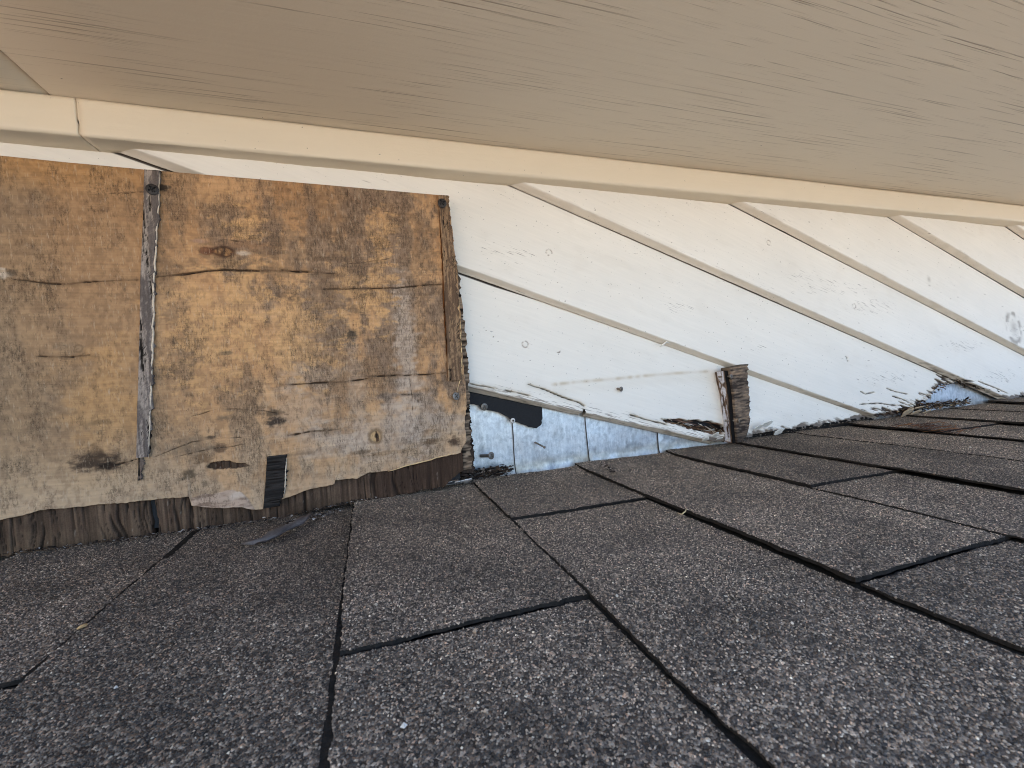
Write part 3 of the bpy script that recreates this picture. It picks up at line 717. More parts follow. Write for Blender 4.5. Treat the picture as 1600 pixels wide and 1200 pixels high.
def E_(e): return (e[0], e[1], abs(e[2]), abs(e[3]))
warp = fbm(U * 10, V * 10, 200, 3) * .012
grain = vn(U * 9, (V + warp) * 330, 201) * .6 + vn(U * 16, (V + warp) * 700, 208) * .4; grain2 = vn(U * 22, (V + warp) * 1100, 202)
mott = fbm(U * 26 + 3, V * 15, 203, 5, .6); mot2 = fbm(U * 70, V * 38, 204, 4, .6); drip = vn(U * 46, V * 5, 205) * .5 + vn(U * 110, V * 9, 206) * .3 + vn(U * 20, V * 3, 207) * .2
# measured drift of the weathering over the sheet
up = ss(.05, .30, V)
left = ss(-.12, -.24, U)
m = mott * .52 + mot2 * .34 + fbm(U * 190, V * 120, 208, 3) * .14 + (drip - .5) * .34
grey = ss(.42, .58, m)
honey = mixc(C((190, 144, 96)), (164, 122, 80), ss(.25, .34, V) * .8)
honey = mixc(honey, (202, 160, 112), ss(.52, .66, fbm(U * 18, V * 18, 206)) * .6)
brown = mixc(C((146, 116, 86)), (134, 112, 92), ss(.4, .6, fbm(U * 16, V * 16, 207)))
col = honey + (brown - honey) * (grey * .85)[..., None]
# left of the batten the face is more even and browner, greyer low and far left
evenc = mixc(C((154, 120, 84)), (142, 118, 90), ss(.30, .05, V)); evenc = mixc(evenc, (141, 120, 92), ss(-.24, -.33, U) * .9)
evenc = mixc(evenc, (120, 102, 82), ell(U, V, E_((-0.2873,0.3143,0.0246,0.0457)), 11, .5, 40) * .7)
evenc = mixc(evenc, (182, 134, 76), ss(.315, .355, V) * .7)
evenc = mixc(evenc, (196, 148, 88), ell(U, V, E_((-0.2372,0.1249,0.0372,0.0727)), 12, .5, 40) * .6)
evenc = mixc(evenc, (188, 166, 130), ss(.10, .045, V) * .75)
col = col + (evenc - col) * (left * .82)[..., None]
# paler, bleached band low on the sheet
low = ss(.135, .05, V) * (1 - left * .5)
col = mixc(col, (186, 158, 124), low * (.35 + .5 * ss(.4, .6, mot2)))
col = mixc(col, (182, 158, 128), ss(.065, .03, V - vb + .03) * .45)
# bleached vertical run
for e, a in (((0.0439,0.1699,0.0145,0.1108), .75), ((0.0504,0.0986,0.0374,0.0447), .45), ((-0.0126,0.1044,0.0108,0.0786), .35), ((-0.0707,0.1097,0.0382,0.0343), .35), ((0.0272,0.0785,0.0903,0.0294), .5), ((-0.0544,0.0731,0.0392,0.0209), .35), ((-0.0588,0.1434,0.0321,0.0207), .35), ((-0.2003,0.2214,0.0031,0.0061), .0)):
    col = mixc(col, (186, 170, 152), ell(U, V, E_(e), 13, .6, 60) * a)
for e in ((0.0182,0.2473,0.0183,0.0506), (-0.1151,0.2400,0.0265,0.0592), (-0.0678,0.1922,0.0382,0.0478), (0.0256,0.3017,0.0170,0.0217), (-0.1107,0.2992,0.0235,0.0172), (-0.1575,0.1951,0.0333,0.0576), (-0.0038,0.2258,0.0274,0.0428)):
    col = mixc(col, (206, 160, 104), ell(U, V, E_(e), 14, 1.2, 110) * .70)
for e in ((-0.0710,0.2740,0.0313,0.0271), (-0.0240,0.3135,0.0542,0.0315), (-0.0103,0.2755,0.0203,0.0424), (-0.0368,0.2261,0.0196,0.0558), (0.0669,0.2774,0.0225,0.0521), (-0.1241,0.2726,0.0349,0.0157), (-0.1789,0.2525,0.0074,0.0815)):
    col = mixc(col, (122, 98, 74), ell(U, V, E_(e), 15, 1.2, 110) * .50)  # last ellipse paints the shade along the batten's right side
fm_ = fbm(U * 300, V * 210, 209, 3); col = mixc(col, (112, 88, 66), ss(.50, .66, fm_) * .24); col = mixc(col, (214, 176, 128), ss(.48, .34, fm_) * .14)
# grain lines
col = col * (1 + (grain[..., None] - .5) * .05) * (1 + (grain2[..., None] - .5) * .07)
# how thickly the mould ticks sit (drawn by the material)
dens = np.clip(.40 + grey * .36 - left * .16 + (mot2 - .5) * 1.1 + (fbm(U * 160, V * 90, 219, 3) - .5) * .9 - low * .08, 0, 1)
tk = grey * 0
# long shallow grain lines and shaded run beside the batten
# stains, each with its own outline
STAIN = [((-0.2491,0.0763,0.0232,0.0103), (58, 46, 36), .85), ((-0.2473,0.0864,0.0057,0.0109), (92, 70, 48), .5), ((-0.2398,0.0714,0.0088,0.0043), (26, 21, 18), .9),
    ((-0.0133,0.1882,0.0094,0.0057), (64, 58, 50), .8), ((-0.0952,0.1085,0.0096,0.0048), (84, 70, 54), .75), ((-0.0959,0.0991,0.0108,0.0054), (52, 44, 38), .85),
    ((-0.1469,0.0773,0.0078,0.0052), (92, 70, 52), .75), ((-0.1625,0.0688,0.0109,0.0064), (110, 84, 58), .7), ((-0.1756,0.0537,0.0086,0.0064), (88, 74, 56), .8), ((-0.1544,0.0893,0.0055,0.0026), (60, 50, 42), .8),
    ((-0.1705,0.0789,0.0240,0.0051), (120, 100, 78), .6), ((0.0193,0.1161,0.0156,0.0051), (106, 92, 80), .7), ((0.0444,0.1163,0.0161,0.0030), (110, 96, 84), .6), ((-0.0120,0.0566,0.0109,0.0029), (98, 78, 58), .7),
    ((0.0640,0.0594,0.0165,0.0045), (96, 74, 52), .75), ((0.0112,0.0523,0.0283,0.0029), (140, 112, 80), .5), ((-0.0691,0.0623,0.0138,0.0028), (128, 104, 80), .6), ((0.0928,0.0560,0.0078,0.0062), (66, 50, 38), .8),
    ((-0.1359,0.1735,0.0079,0.0026), (90, 78, 62), .6), ((-0.1430,0.1078,0.0090,0.0032), (96, 84, 70), .6), ((-0.1710,0.0867,0.0163,0.0064), (126, 106, 82), .5),
    ((-0.1777,0.3380,0.0084,0.0043), (40, 34, 30), .85), ((-0.2405,0.1131,0.0145,0.0024), (120, 96, 66), .5), ((0.1053,0.3406,0.0124,0.0107), (80, 66, 52), .6),
    ((-0.2612,0.1837,0.0149,0.0071), (152, 128, 98), .5), ((-0.3015,0.2523,0.0061,0.0057), (206, 196, 178), .7), ((-0.2949,0.2541,0.0035,0.0046), (60, 52, 42), .5),
    ((-0.1089,0.2842,0.0296,0.0046), (150, 112, 80), .6), ((-0.0888,0.2789,0.0182,0.0053), (124, 100, 78), .6), ((-0.0829,0.2770,0.0085,0.0034), (100, 80, 62), .6)]
for i, (e, c, a) in enumerate(STAIN): col = mixc(col, c, ell(U, V, E_(e), 20 + i, .5, 200) * a)
# height of the face
Wf = PW + (grain - .5) * .00035 + (fbm(U * 7, V * 7, 220) - .5) * .0014 - tk * .00018 + (fbm(U * 90, V * 70, 221) - .5) * .0003
Wf += np.clip(1 - (V - vb) / .02, 0, 1) ** 2 * .0022 * ss(.3, .7, fbm(U * 12, U * 0, 222)) + np.clip(1 - (V - vb) / .03, 0, 1) ** 2 * .004 * np.exp(-((U - (-0.1485,0.0181)[0]) / .03) ** 2)
# knots
def knot(e, ring, c1, c2):
    global col, Wf
    e = E_(e); d = np.hypot((U - e[0]) / e[2], (V - e[1]) / e[3]) + (fbm(U * 140, V * 260, 31) - .5) * .5
    col = mixc(col, c1, np.exp(-((d - 1) / .30) ** 2) * .6); col = mixc(col, c2, (1 - ss(.6, 1.0, d)) * .7)
    col = mixc(col, (62, 42, 30), (1 - ss(.8, .9, d)) * ss(.55, .75, vn(U * 480, V * 60, 32)) * .8)
    Wf = Wf - (1 - ss(.75, 1.05, d)) * ring
knot((-0.1305,0.2770,0.0096,0.0046), .0012, (58, 32, 20), (172, 122, 72)); knot((-0.1449,0.2772,0.0055,0.0033), .0006, (96, 58, 40), (112, 68, 46))
col = mixc(col, (196, 178, 156), ell(U, V, E_((-0.1124,0.2756,0.0087,0.0026)), 40, .4, 200) * .8); col = mixc(col, (168, 132, 108), ell(U, V, E_((-0.1496,0.2873,0.0099,0.0026)), 41, .4, 200) * .7)
knot((0.0036,0.0722,0.0062,0.0066), .0005, (112, 88, 58), (196, 158, 100)); col = mixc(col, (44, 36, 28), ell(U, V, E_((0.0050,0.0728,0.0027,0.0036)), 42, .3, 300))
kx = E_((-0.2533,0.1834,0.0056,0.0065)); d = np.hypot((U - kx[0]) / kx[2], (V - kx[1]) / kx[3]); sw = .5 + .5 * np.sin(d * 11 + fbm(U * 200, V * 200, 33) * 4)
col = mixc(col, (112, 88, 64), sw * (1 - ss(.6, 1.3, d)) * .55)
# splits
CR = [([(-0.2945,0.2478),(-0.2726,0.2445),(-0.2544,0.2434),(-0.2354,0.2459),(-0.2158,0.2472),(-0.2033,0.2479)], .0007), ([(-0.1878,0.2511),(-0.1640,0.2539),(-0.1447,0.2573),(-0.1307,0.2588),(-0.1021,0.2579),(-0.0783,0.2576),(-0.0535,0.2586)], .0013), ([(-0.0782,0.2589),(-0.0599,0.2578),(-0.0249,0.2555)], .0009),
      ([(-0.0391,0.2387),(-0.0029,0.2394),(0.0388,0.2401),(0.0681,0.2431),(0.0908,0.2455)], .0010), ([(-0.0883,0.1379),(-0.0624,0.1367),(-0.0237,0.1361),(0.0000,0.1380)], .0009), ([(0.0002,0.1402),(0.0388,0.1391),(0.0886,0.1389)], .0012),
      ([(-0.0849,0.0835),(-0.0599,0.0850),(-0.0341,0.0843)], .0009), ([(-0.2821,0.1783),(-0.2595,0.1759),(-0.2453,0.1776)], .0007), ([(-0.2413,0.0710),(-0.2239,0.0730),(-0.2168,0.0746)], .0010), ([(-0.2195,0.3288),(-0.2046,0.3310),(-0.1914,0.3332)], .0006),
      ([(-0.2035,0.0747),(-0.1710,0.0867),(-0.1462,0.0877),(-0.1177,0.0859)], .0004), ([(-0.1691,0.1123),(-0.1468,0.1167),(-0.1127,0.1135),(-0.0833,0.1054)], .0003), ([(-0.1880,0.0727),(-0.1609,0.0764),(-0.1269,0.0789)], .0004), ([(-0.0273,0.2681),(-0.0042,0.2678),(0.0199,0.2712),(0.0342,0.2744)], .0005),
      ([(0.0458,0.1364),(0.0471,0.1139),(0.0464,0.0930)], .0004), ([(-0.0108,0.2045),(-0.0118,0.1903)], .0005), ([(-0.0063,0.3496),(-0.0079,0.3179)], .0003), ([(-0.1365,0.2865),(-0.1285,0.2894),(-0.1116,0.2874)], .0005), ([(0.0336,0.1172),(0.0553,0.1154)], .0006)]
for i, (pl, wd) in enumerate(CR):
    wob = (fbm(U * 60, V * 60, 230 + i) - .5) * .0022
    d, t = pdist(U, V + wob, pl); k = wd * .55 * (.15 + 1.5 * vn(t * 7, t * 0 + i, 6) ** 1.5) * np.clip(np.minimum(t, 1 - t) * 9, .25, 1)
    mk = (1 - ss(k * .5, k * 1.25 + .0003, d)) * (.25 + .75 * ss(.28, .5, vn(t * 11, t * 0 + i * 3, 16))); st_ = .95 if wd > .0006 else .5; col = mixc(col, (34, 25, 19), mk * st_); Wf = Wf - mk * .0035 * st_
    col = mixc(col, (96, 72, 50), np.exp(-(d / .0022) ** 2) * .3 * (wd > .0006))
# torn hole above the pale flap
HOLE = [(-0.1610,0.0595),(-0.1574,0.0636),(-0.1451,0.0639),(-0.1406,0.0633),(-0.1351,0.0606),(-0.1261,0.0587),(-0.1228,0.0556),(-0.1298,0.0546),(-0.1401,0.0546),(-0.1541,0.0559)]
hin = inside(U, V + (fbm(U * 220, V * 220, 8, 2) - .5) * .002, HOLE)
col = np.where(hin[..., None], mixc(C((60, 42, 30)), (120, 108, 98), ss(.5, .7, fbm(U * 300, V * 120, 9))), col); Wf = np.where(hin, Wf - .0034, Wf)
# pale torn flap at the lower edge
PF = [(-0.1757,0.0311),(-0.1586,0.0329),(-0.1406,0.0328),(-0.1317,0.0288),(-0.1254,0.0210),(-0.1203,0.0101),(-0.1542,0.0171),(-0.1748,0.0212)]
pin = inside(U, V + (fbm(U * 160, V * 160, 10, 2) - .5) * .003, PF)
pc = mixc(C((184, 158, 134)), (138, 114, 94), ss(.5, .72, fbm(U * 60, V * 260, 12))); pc = mixc(pc, (206, 188, 168), ell(U, V, E_((-0.1353,0.0273,0.0080,0.0046)), 43) * .7)
col = np.where(pin[..., None], pc, col); Wf = np.where(pin, Wf + .0008, Wf)
nr, nc = U.shape
Pg = np.stack([U, V, Wf], -1).reshape(-1, 3); Fg = grid_faces(nr, nc)
per = list(range(nc)) + [i * nc + nc - 1 for i in range(1, nr)] + [(nr - 1) * nc + i for i in range(nc - 2, -1, -1)]
sk = Pg[per].copy(); sk[:, 2] -= .0024; o0 = len(Pg)
Sk = np.array([[per[i], o0 + i, o0 + i + 1, per[i + 1]] for i in range(len(per) - 1)])
lum = col.mean(-1, keepdims=True); col = lum + (col - lum) * .88; col = col * np.array([1.01, .985, .975])
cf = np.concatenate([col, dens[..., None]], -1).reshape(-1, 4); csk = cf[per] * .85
fv = part('face_veneer', ply, np.concatenate([Pg, sk]), np.concatenate([Fg, Sk]), MAT['ply'], col=np.concatenate([cf, csk]))
# inner ply: dark, upright fibres, bare below the torn veneer
BI = [(-0.3235,0.0033),(-0.2971,0.0015),(-0.2649,-0.0000),(-0.2103,-0.0005),(-0.1785,-0.0012),(-0.1219,-0.0028),(-0.0916,-0.0012),(-0.0468,0.0026),(0.0078,0.0033),(0.0515,0.0056),(0.0790,0.0060),(0.0873,0.0142),(0.1004,0.0210)]
us = np.linspace(-.46, (0.1020,0.0207)[0], 620); ts = np.linspace(0, 1, 60)
Ui, Ti = np.meshgrid(us, ts)
vb2 = np.interp(Ui, [-.47] + [p[0] for p in BI], [-.006] + [p[1] - .003 for p in BI]) + (vn(Ui * 420, Ui * 0, 4) - .5) * .0022
Vi = vb2 + (.115 - vb2) * Ti
fib = vn(Ui * 420, Vi * 8, 240) * .4 + vn(Ui * 900, Vi * 20, 247) * .35 + vn(Ui * 150, Vi * 6, 248) * .25; sl = vn(Ui * 300 + vn(Ui * 30, Vi * 50, 7) * 2, Vi * 12, 241); slat = np.maximum(ss(.03, .13, np.abs(sl - .5) * 2), ss(.45, .6, fbm(Ui * 24, Vi * 10, 244)) * .8)
ci_ = mixc(np.ones(Ui.shape + (3,)) * np.array([84, 67, 54]) / 255., (124, 102, 82), ss(.48, .70, fib) * .55); ci_ = mixc(ci_, (56, 44, 35), ss(.46, .30, fib) * .55); ci_ = mixc(ci_, (66, 53, 42), ss(.42, .62, fbm(Ui * 40, Vi * 46, 245, 4)) * .5)
ci_ = mixc(ci_, (102, 84, 66), ss(.45, .65, fbm(Ui * 30, Vi * 30, 242)) * .4 * ss(-.15, -.28, Ui)); ci_ = mixc(ci_, (56, 40, 32), ss(-.05, .03, Ui) * .45)
ci_ = mixc(ci_, (20, 15, 12), (1 - slat) * .6); ci_ = mixc(ci_, (150, 140, 126), ss(.93, .97, vn(Ui * 300, Vi * 300, 243)) * .5)
Wi = .0272 + (fib - .5) * .0009 + (fbm(Ui * 120, Vi * 60, 246) - .5) * .0008 - (1 - slat) * .0016
gapu = (-0.2092,0.0146)[0]; dg = np.abs(Ui - gapu + (fbm(Vi * 90, Vi * 0, 5) - .5) * .004); gk = (1 - ss(.0012, .0028, dg)); Wi -= gk * .008; ci_ = mixc(ci_, (12, 9, 8), gk)
part('inner_ply', ply, np.stack([Ui, Vi, Wi], -1).reshape(-1, 3), grid_faces(*Ui.shape), MAT['ply_inner'], col=ci_.reshape(-1, 3))
part('core', ply, *box(-.46, .098, .004, .345, .014, .0235), MAT['ply_inner'], col=np.ones((8, 3)) * .2, smooth=False)
# splayed edge plies at the right side
def edge_strip(lft, rgt, w, seed, lab, cA, cB, hz=True, name='edge_ply', hf=420):
    n = 150; m = 14; t = np.linspace(0, 1, n)
    lv = [p[1] for p in lft][::-1]; lu = [p[0] for p in lft][::-1]; rv_ = [p[1] for p in rgt][::-1]; ru_ = [p[0] for p in rgt][::-1]
    v = lv[0] + (lv[-1] - lv[0]) * t; a = np.interp(v, lv, lu); b = np.interp(v, rv_, ru_)
    b = b + (vn(v * 260, v * 0, seed) - .5) * .0032 + (vn(v * 900, v * 0, seed + 1) > .8) * .0012
    R, Tt = np.meshgrid(np.linspace(0, 1, m), np.arange(n)); Uu = a[Tt] + (b - a)[Tt] * R; Vv = v[Tt]
    st = (vn(Uu * 30, Vv * hf, seed + 2) * .55 + vn(Uu * 70, Vv * hf * 2.1, seed + 4) * .45 if hz else vn(Uu * 500, Vv * 22, seed + 2) * .5 + vn(Uu * 1000, Vv * 60, seed + 4) * .3 + vn(Uu * 800, Vv * 400, seed + 6) * .2)
    c = mixc(np.ones(Uu.shape + (3,)) * np.array(cA) / 255., cB, ss(.42, .58, st)); c = mixc(c, (30, 25, 21), ss(.36, .26, st))
    Wd = w + (st - .5) * .0016
    Pn = np.stack([Uu, Vv, Wd], -1).reshape(-1, 3); F = grid_faces(n, m); o1 = len(Pn)
    pr = [i * m + m - 1 for i in range(n)]; q = Pn[pr].copy(); q[:, 2] -= .004
    S = np.array([[pr[i], o1 + i, o1 + i + 1, pr[i + 1]] for i in range(n - 1)])
    pl_ = [i * m for i in range(n)]; q2 = Pn[pl_].copy(); q2[:, 2] -= .004; o2 = o1 + n
    S2 = np.array([[pl_[i], pl_[i + 1], o2 + i + 1, o2 + i] for i in range(n - 1)])
    top = [(n - 1) * m + j for j in range(m)]; q3 = Pn[top].copy(); q3[:, 2] -= .004; o3 = o2 + n
    S3 = np.array([[top[j], top[j + 1], o3 + j + 1, o3 + j] for j in range(m - 1)])
    cc = c.reshape(-1, 3)
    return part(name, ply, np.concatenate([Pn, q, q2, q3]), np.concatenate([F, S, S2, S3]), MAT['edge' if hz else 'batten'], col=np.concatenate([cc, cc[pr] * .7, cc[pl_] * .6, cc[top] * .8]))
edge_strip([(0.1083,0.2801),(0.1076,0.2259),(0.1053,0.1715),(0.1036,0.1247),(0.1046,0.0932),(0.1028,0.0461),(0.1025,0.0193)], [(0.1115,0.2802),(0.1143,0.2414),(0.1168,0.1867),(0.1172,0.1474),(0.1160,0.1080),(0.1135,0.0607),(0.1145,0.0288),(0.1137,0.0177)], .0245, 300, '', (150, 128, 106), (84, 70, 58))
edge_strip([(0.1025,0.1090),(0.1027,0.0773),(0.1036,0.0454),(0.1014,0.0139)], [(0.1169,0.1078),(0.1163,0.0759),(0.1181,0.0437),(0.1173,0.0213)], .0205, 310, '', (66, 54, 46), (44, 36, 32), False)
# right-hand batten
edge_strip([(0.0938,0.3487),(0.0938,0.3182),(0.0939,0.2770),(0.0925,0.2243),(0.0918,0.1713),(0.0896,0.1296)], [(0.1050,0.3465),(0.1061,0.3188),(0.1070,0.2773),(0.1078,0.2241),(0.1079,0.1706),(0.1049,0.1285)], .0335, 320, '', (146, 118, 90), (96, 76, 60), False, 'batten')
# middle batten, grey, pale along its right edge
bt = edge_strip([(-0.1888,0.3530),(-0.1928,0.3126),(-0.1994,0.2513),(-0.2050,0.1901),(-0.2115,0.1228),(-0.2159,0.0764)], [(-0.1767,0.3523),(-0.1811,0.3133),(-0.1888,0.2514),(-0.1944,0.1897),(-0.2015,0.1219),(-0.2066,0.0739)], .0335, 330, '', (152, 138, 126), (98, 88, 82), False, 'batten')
bt['label'] = 'grey weathered batten strip with pale edge'
def sliver(pts, w, wd, colr, mat='plain', name='edge_splinter', par=None):
    V_, F_ = ribbon([(a, b, w + (random.random() - .5) * .0004) for a, b in jag(pts, .006, .0005)], wd, 5)
    return part(name, par or ply, V_, F_, MAT[mat], col=np.ones((len(V_), 3)) * np.array(colr) / 255.)
sliver([(-0.1767,0.3517),(-0.1811,0.3133),(-0.1888,0.2514),(-0.1944,0.1897),(-0.2015,0.1219),(-0.2065,0.0752)], .0330, .0009, (206, 190, 168))
sliver([(0.1086,0.2241),(0.1090,0.1859),(0.1079,0.1476),(0.1051,0.1308),(0.0993,0.1143)], .0325, .0007, (222, 190, 140))
sliver([(0.0942,0.3443),(0.0938,0.3069),(0.0934,0.2694),(0.0917,0.2243),(0.0910,0.1713),(0.0898,0.1334)], .0312, .0010, (96, 56, 24))
sliver([(0.0137,0.0313),(0.0382,0.0354),(0.0756,0.0403),(0.0926,0.0427)], .0320, .0008, (214, 182, 136))
sliver([(-0.0878,0.0598),(-0.0899,0.0403),(-0.0932,0.0197)], .0330, .0008, (206, 190, 168))
edge_strip([(-0.2150,0.0763),(-0.2156,0.0677),(-0.2171,0.0542)], [(-0.2116,0.0746),(-0.2128,0.0642),(-0.2141,0.0538)], .0318, 335, '', (104, 90, 80), (70, 62, 58), False, 'batten_tail')
# black tarred strip near the bottom
tar = edge_strip([(-0.1055,0.0635),(-0.1069,0.0529),(-0.1095,0.0331),(-0.1130,0.0100)], [(-0.0882,0.0626),(-0.0894,0.0471),(-0.0935,0.0238),(-0.0976,0.0088)], .0335, 350, '', (52, 48, 45), (38, 35, 33), True, 'tarred_strip', 330)
tar['label'] = 'black tarred wood strip with pale right edge'
screw(SC_DARK, ply, (-0.1834,0.3337), .0350, .2, 0); screw(SC_DARK, ply, (0.0972,0.3385), .0355, -.1, .05); screw(SC_STEEL, ply, (0.0982,0.1106), .0335, .4, -.1)

# ------------------------------------------------------------------ weathered block standing against the clapboards
BW0, BW1 = .004, .030
blk = thing('wood_block', 'short weathered plywood block with two screws standing on the shingles', 'block', (.545, 0, .02))
bl = [(0.5219,0.1191),(0.5272,0.0844),(0.5287,0.0498),(0.5300,0.0111)]; br = [(0.5578,0.1229),(0.5571,0.0921),(0.5571,0.0521),(0.5553,0.0243),(0.5454,0.0114),(0.5349,0.0086)]
def block_face():
    n, m = 90, 30; t = np.linspace(0, 1, n)
    tl, tr = bl[0], br[0]; v = np.linspace(0, 1, n)
    LU = np.interp(v, [0, .33, .66, 1], [p[0] for p in bl][::-1]); RU = np.interp(v, [0, .05, .18, .4, .7, 1], [p[0] for p in br][::-1])
    RU = RU + (vn(v * 30, v * 0, 6) - .5) * .0035 + (vn(v * 90, v * 0, 7) > .75) * .0016 - (v < .05) * 0
    R, J = np.meshgrid(np.linspace(0, 1, m), np.arange(n)); Uu = LU[J] + (RU - LU)[J] * R
    vbm = .0035; Vv = vbm + (tl[1] + (tr[1] - tl[1]) * R - vbm) * v[J]
    st = vn(Uu * 70, Vv * 480, 400) * .5 + vn(Uu * 160, Vv * 900, 401) * .3 + fbm(Uu * 120, Vv * 120, 402) * .2
    c = mixc(np.ones(Uu.shape + (3,)) * np.array([104, 90, 78]) / 255., (168, 140, 112), ss(.56, .70, st) * .6); c = mixc(c, (48, 41, 37), ss(.48, .36, st) * .8)
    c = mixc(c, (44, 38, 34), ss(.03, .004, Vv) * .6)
    Wd = BW1 + (st - .5) * .003
    Pn = np.stack([Uu, Vv, Wd], -1).reshape(-1, 3); F = grid_faces(n, m); cc = c.reshape(-1, 3)
    per = list(range(m)) + [i * m + m - 1 for i in range(1, n)] + [(n - 1) * m + j for j in range(m - 2, -1, -1)] + [i * m for i in range(n - 2, 0, -1)]
    q = Pn[per].copy(); q[:, 2] = .013; o1 = len(Pn); k = len(per)
    S = np.array([[per[i], o1 + i, o1 + (i + 1) % k, per[(i + 1) % k]] for i in range(k)])
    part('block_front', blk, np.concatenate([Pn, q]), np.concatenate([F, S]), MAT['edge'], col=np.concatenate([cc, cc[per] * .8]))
    # left side: brown wood with a run of cracked old white paint
    n2, m2 = 90, 20; Rr, Jj = np.meshgrid(np.linspace(0, 1, m2), np.arange(n2)); vv = np.linspace(0, 1, n2)
    lu = np.interp(vv, [0, .33, .66, 1], [p[0] for p in bl][::-1])
    Uu = lu[Jj] - .0012 + .003 * (1 - Rr) + (fbm(Rr * 3, vv[Jj] * 6, 401) - .5) * .003; Vv = .003 + (bl[0][1] - .004 - .003) * vv[Jj] - .002 * (1 - Rr); Wd = .002 + (BW1 - .004 - .002) * Rr
    Uu = Uu - .0045
    br_ = fbm(Wd * 500, Vv * 40, 402, 4); c = mixc(np.ones(Uu.shape + (3,)) * np.array([120, 100, 86]) / 255., (70, 54, 44), ss(.45, .6, br_))
    pm = ss(.26, .32, Rr) * ss(.86, .80, Rr) * ss(.36, .42, fbm(Wd * 300, Vv * 60, 403)); crk = 1 - ss(.02, .07, np.abs(vn(Vv * 75, Wd * 60, 404) - .5))
    c = mixc(c, (204, 204, 212), pm * (1 - crk)); c = mixc(c, (24, 20, 18), ss(.90, .96, Rr)); c = mixc(c, (46, 30, 20), ss(.10, .03, Rr))
    Uu = Uu - pm * .0006
    Pn = np.stack([Uu, Vv, Wd], -1).reshape(-1, 3); F = grid_faces(n2, m2)
    q = Pn.copy(); q[:, 0] += .006; o1 = len(Pn)
    per = list(range(m2)) + [i * m2 + m2 - 1 for i in range(1, n2)] + [(n2 - 1) * m2 + j for j in range(m2 - 2, -1, -1)] + [i * m2 for i in range(n2 - 2, 0, -1)]
    S = np.array([[per[i], o1 + per[i], o1 + per[(i + 1) % len(per)], per[(i + 1) % len(per)]] for i in range(len(per))])
    part('block_side', blk, np.concatenate([Pn, q]), np.concatenate([F[:, ::-1], S]), MAT['plain'], col=np.concatenate([c.reshape(-1, 3)] * 2))
block_face()
screw(SC_SMALL, blk, (0.5238,0.1062), .031, .3, 0); screw(SC_SMALL, blk, (0.5344,0.0375), .031, .8, 0)

# ------------------------------------------------------------------ debris lying on the shingles
def splinter(name, pts, r, flat, c, label, cat, group=None, seed=0):
    V_, F_ = ribbon(pts, r, 8, flat); V_ = np.array(V_)
    V_ = V_ + (np.stack([vn(V_[:, 0] * 500, V_[:, 2] * 500, seed + i) for i in range(3)], -1) - .5) * r * .7
    cc = np.ones((len(V_), 3)) * np.array(c) / 255. * (1 + (rng.random((len(V_), 1)) - .5) * .4)
    b = pts[0]
    return solo(name, b, V_, F_, MAT['plain'], label=label, cat=cat, group=group, col=cc)
def onroof(p, v=.0015): return (p[0], v, p[1])
splinter('bark_strip', [onroof(p, .004) for p in [(-0.1112,0.1209),(-0.1048,0.1198),(-0.0968,0.1163),(-0.0900,0.1053),(-0.0832,0.0933),(-0.0754,0.0845),(-0.0701,0.0736),(-0.0661,0.0589)]], .0062, .38, (92, 86, 84), 'grey curled bark strip lying on the shingles below the plywood', 'bark', seed=3)
splinter('wood_splinter', [onroof(p, .003) for p in [(-0.2773,0.0253),(-0.2682,0.0200),(-0.2541,0.0187),(-0.2364,0.0192)]], .0022, .6, (110, 96, 84), 'thin grey splinter at the foot of the plywood, far left', 'splinter', seed=5)
splinter('straw', [onroof(p, .004) for p in [(0.2447,0.2336),(0.2462,0.2382),(0.2528,0.2345),(0.2594,0.2285)]], .0006, 1, (190, 170, 130), 'pale curled straw caught on a shingle edge', 'straw', seed=6)
splinter('leaf_bit', [onroof(p, .002) for p in [(-0.1709,0.2186),(-0.1701,0.2156),(-0.1691,0.2139)]], .0022, .4, (176, 146, 104), 'tan leaf bit on the shingle lap at lower left', 'leaf bit', seed=7)
# chips and flakes of paint and caulk
ORD = ['leftmost', 'second from left', 'third from left', 'fourth from left', 'rightmost']
def flakes(pts, size, c, label, cat, name, group, tilt, h):
    pts = sorted((a, max(b, .014 + .012 * random.random())) for a, b in pts); n = len(pts)
    for i, p in enumerate(pts):
        flake(p, size * random.uniform(.75, 1.2), c, (ORD[i] if i < n - 1 else ORD[-1]) + ' ' + label, cat, name, group, tilt, h)
def wall_flakes(pts, w, size, c, label, cat, name, group):
    pts = sorted(pts); n = len(pts)
    for i, (u, v) in enumerate(pts):
        flake((u, w + random.uniform(-.004, .006)), size * random.uniform(.7, 1.25), c, (ORD[i] if i < n - 1 else ORD[-1]) + ' ' + label, cat, name, group, random.uniform(.4, .9), max(v, .004))
def flake(p, size, c, label, cat, name, group=None, tilt=.3, h=.002):
    n = 9; V_ = []; ph = random.random() * 6
    for k, hh in enumerate((0, .0008)):
        for j in range(n):
            a = 2 * math.pi * j / n + ph; r = size * random.uniform(.6, 1.1) if k == 0 else None
            if k == 0: V_.append([p[0] + r * math.cos(a) * 1.3, h + r * math.sin(a) * tilt, p[1] + r * math.sin(a) * .8])
            else: q = V_[j]; V_.append([q[0], q[1] + hh + size * .08, q[2]])
    F_ = [list(range(n))[::-1], list(range(n, 2 * n))] + [[j, (j + 1) % n, n + (j + 1) % n, n + j] for j in range(n)]
    return solo(name, (p[0], h, p[1]), V_, F_, MAT['plain'], label=label, cat=cat, group=group, col=np.ones((2 * n, 3)) * np.array(c) / 255. * (1 + (rng.random((2 * n, 1)) - .5) * .2), smooth=False)
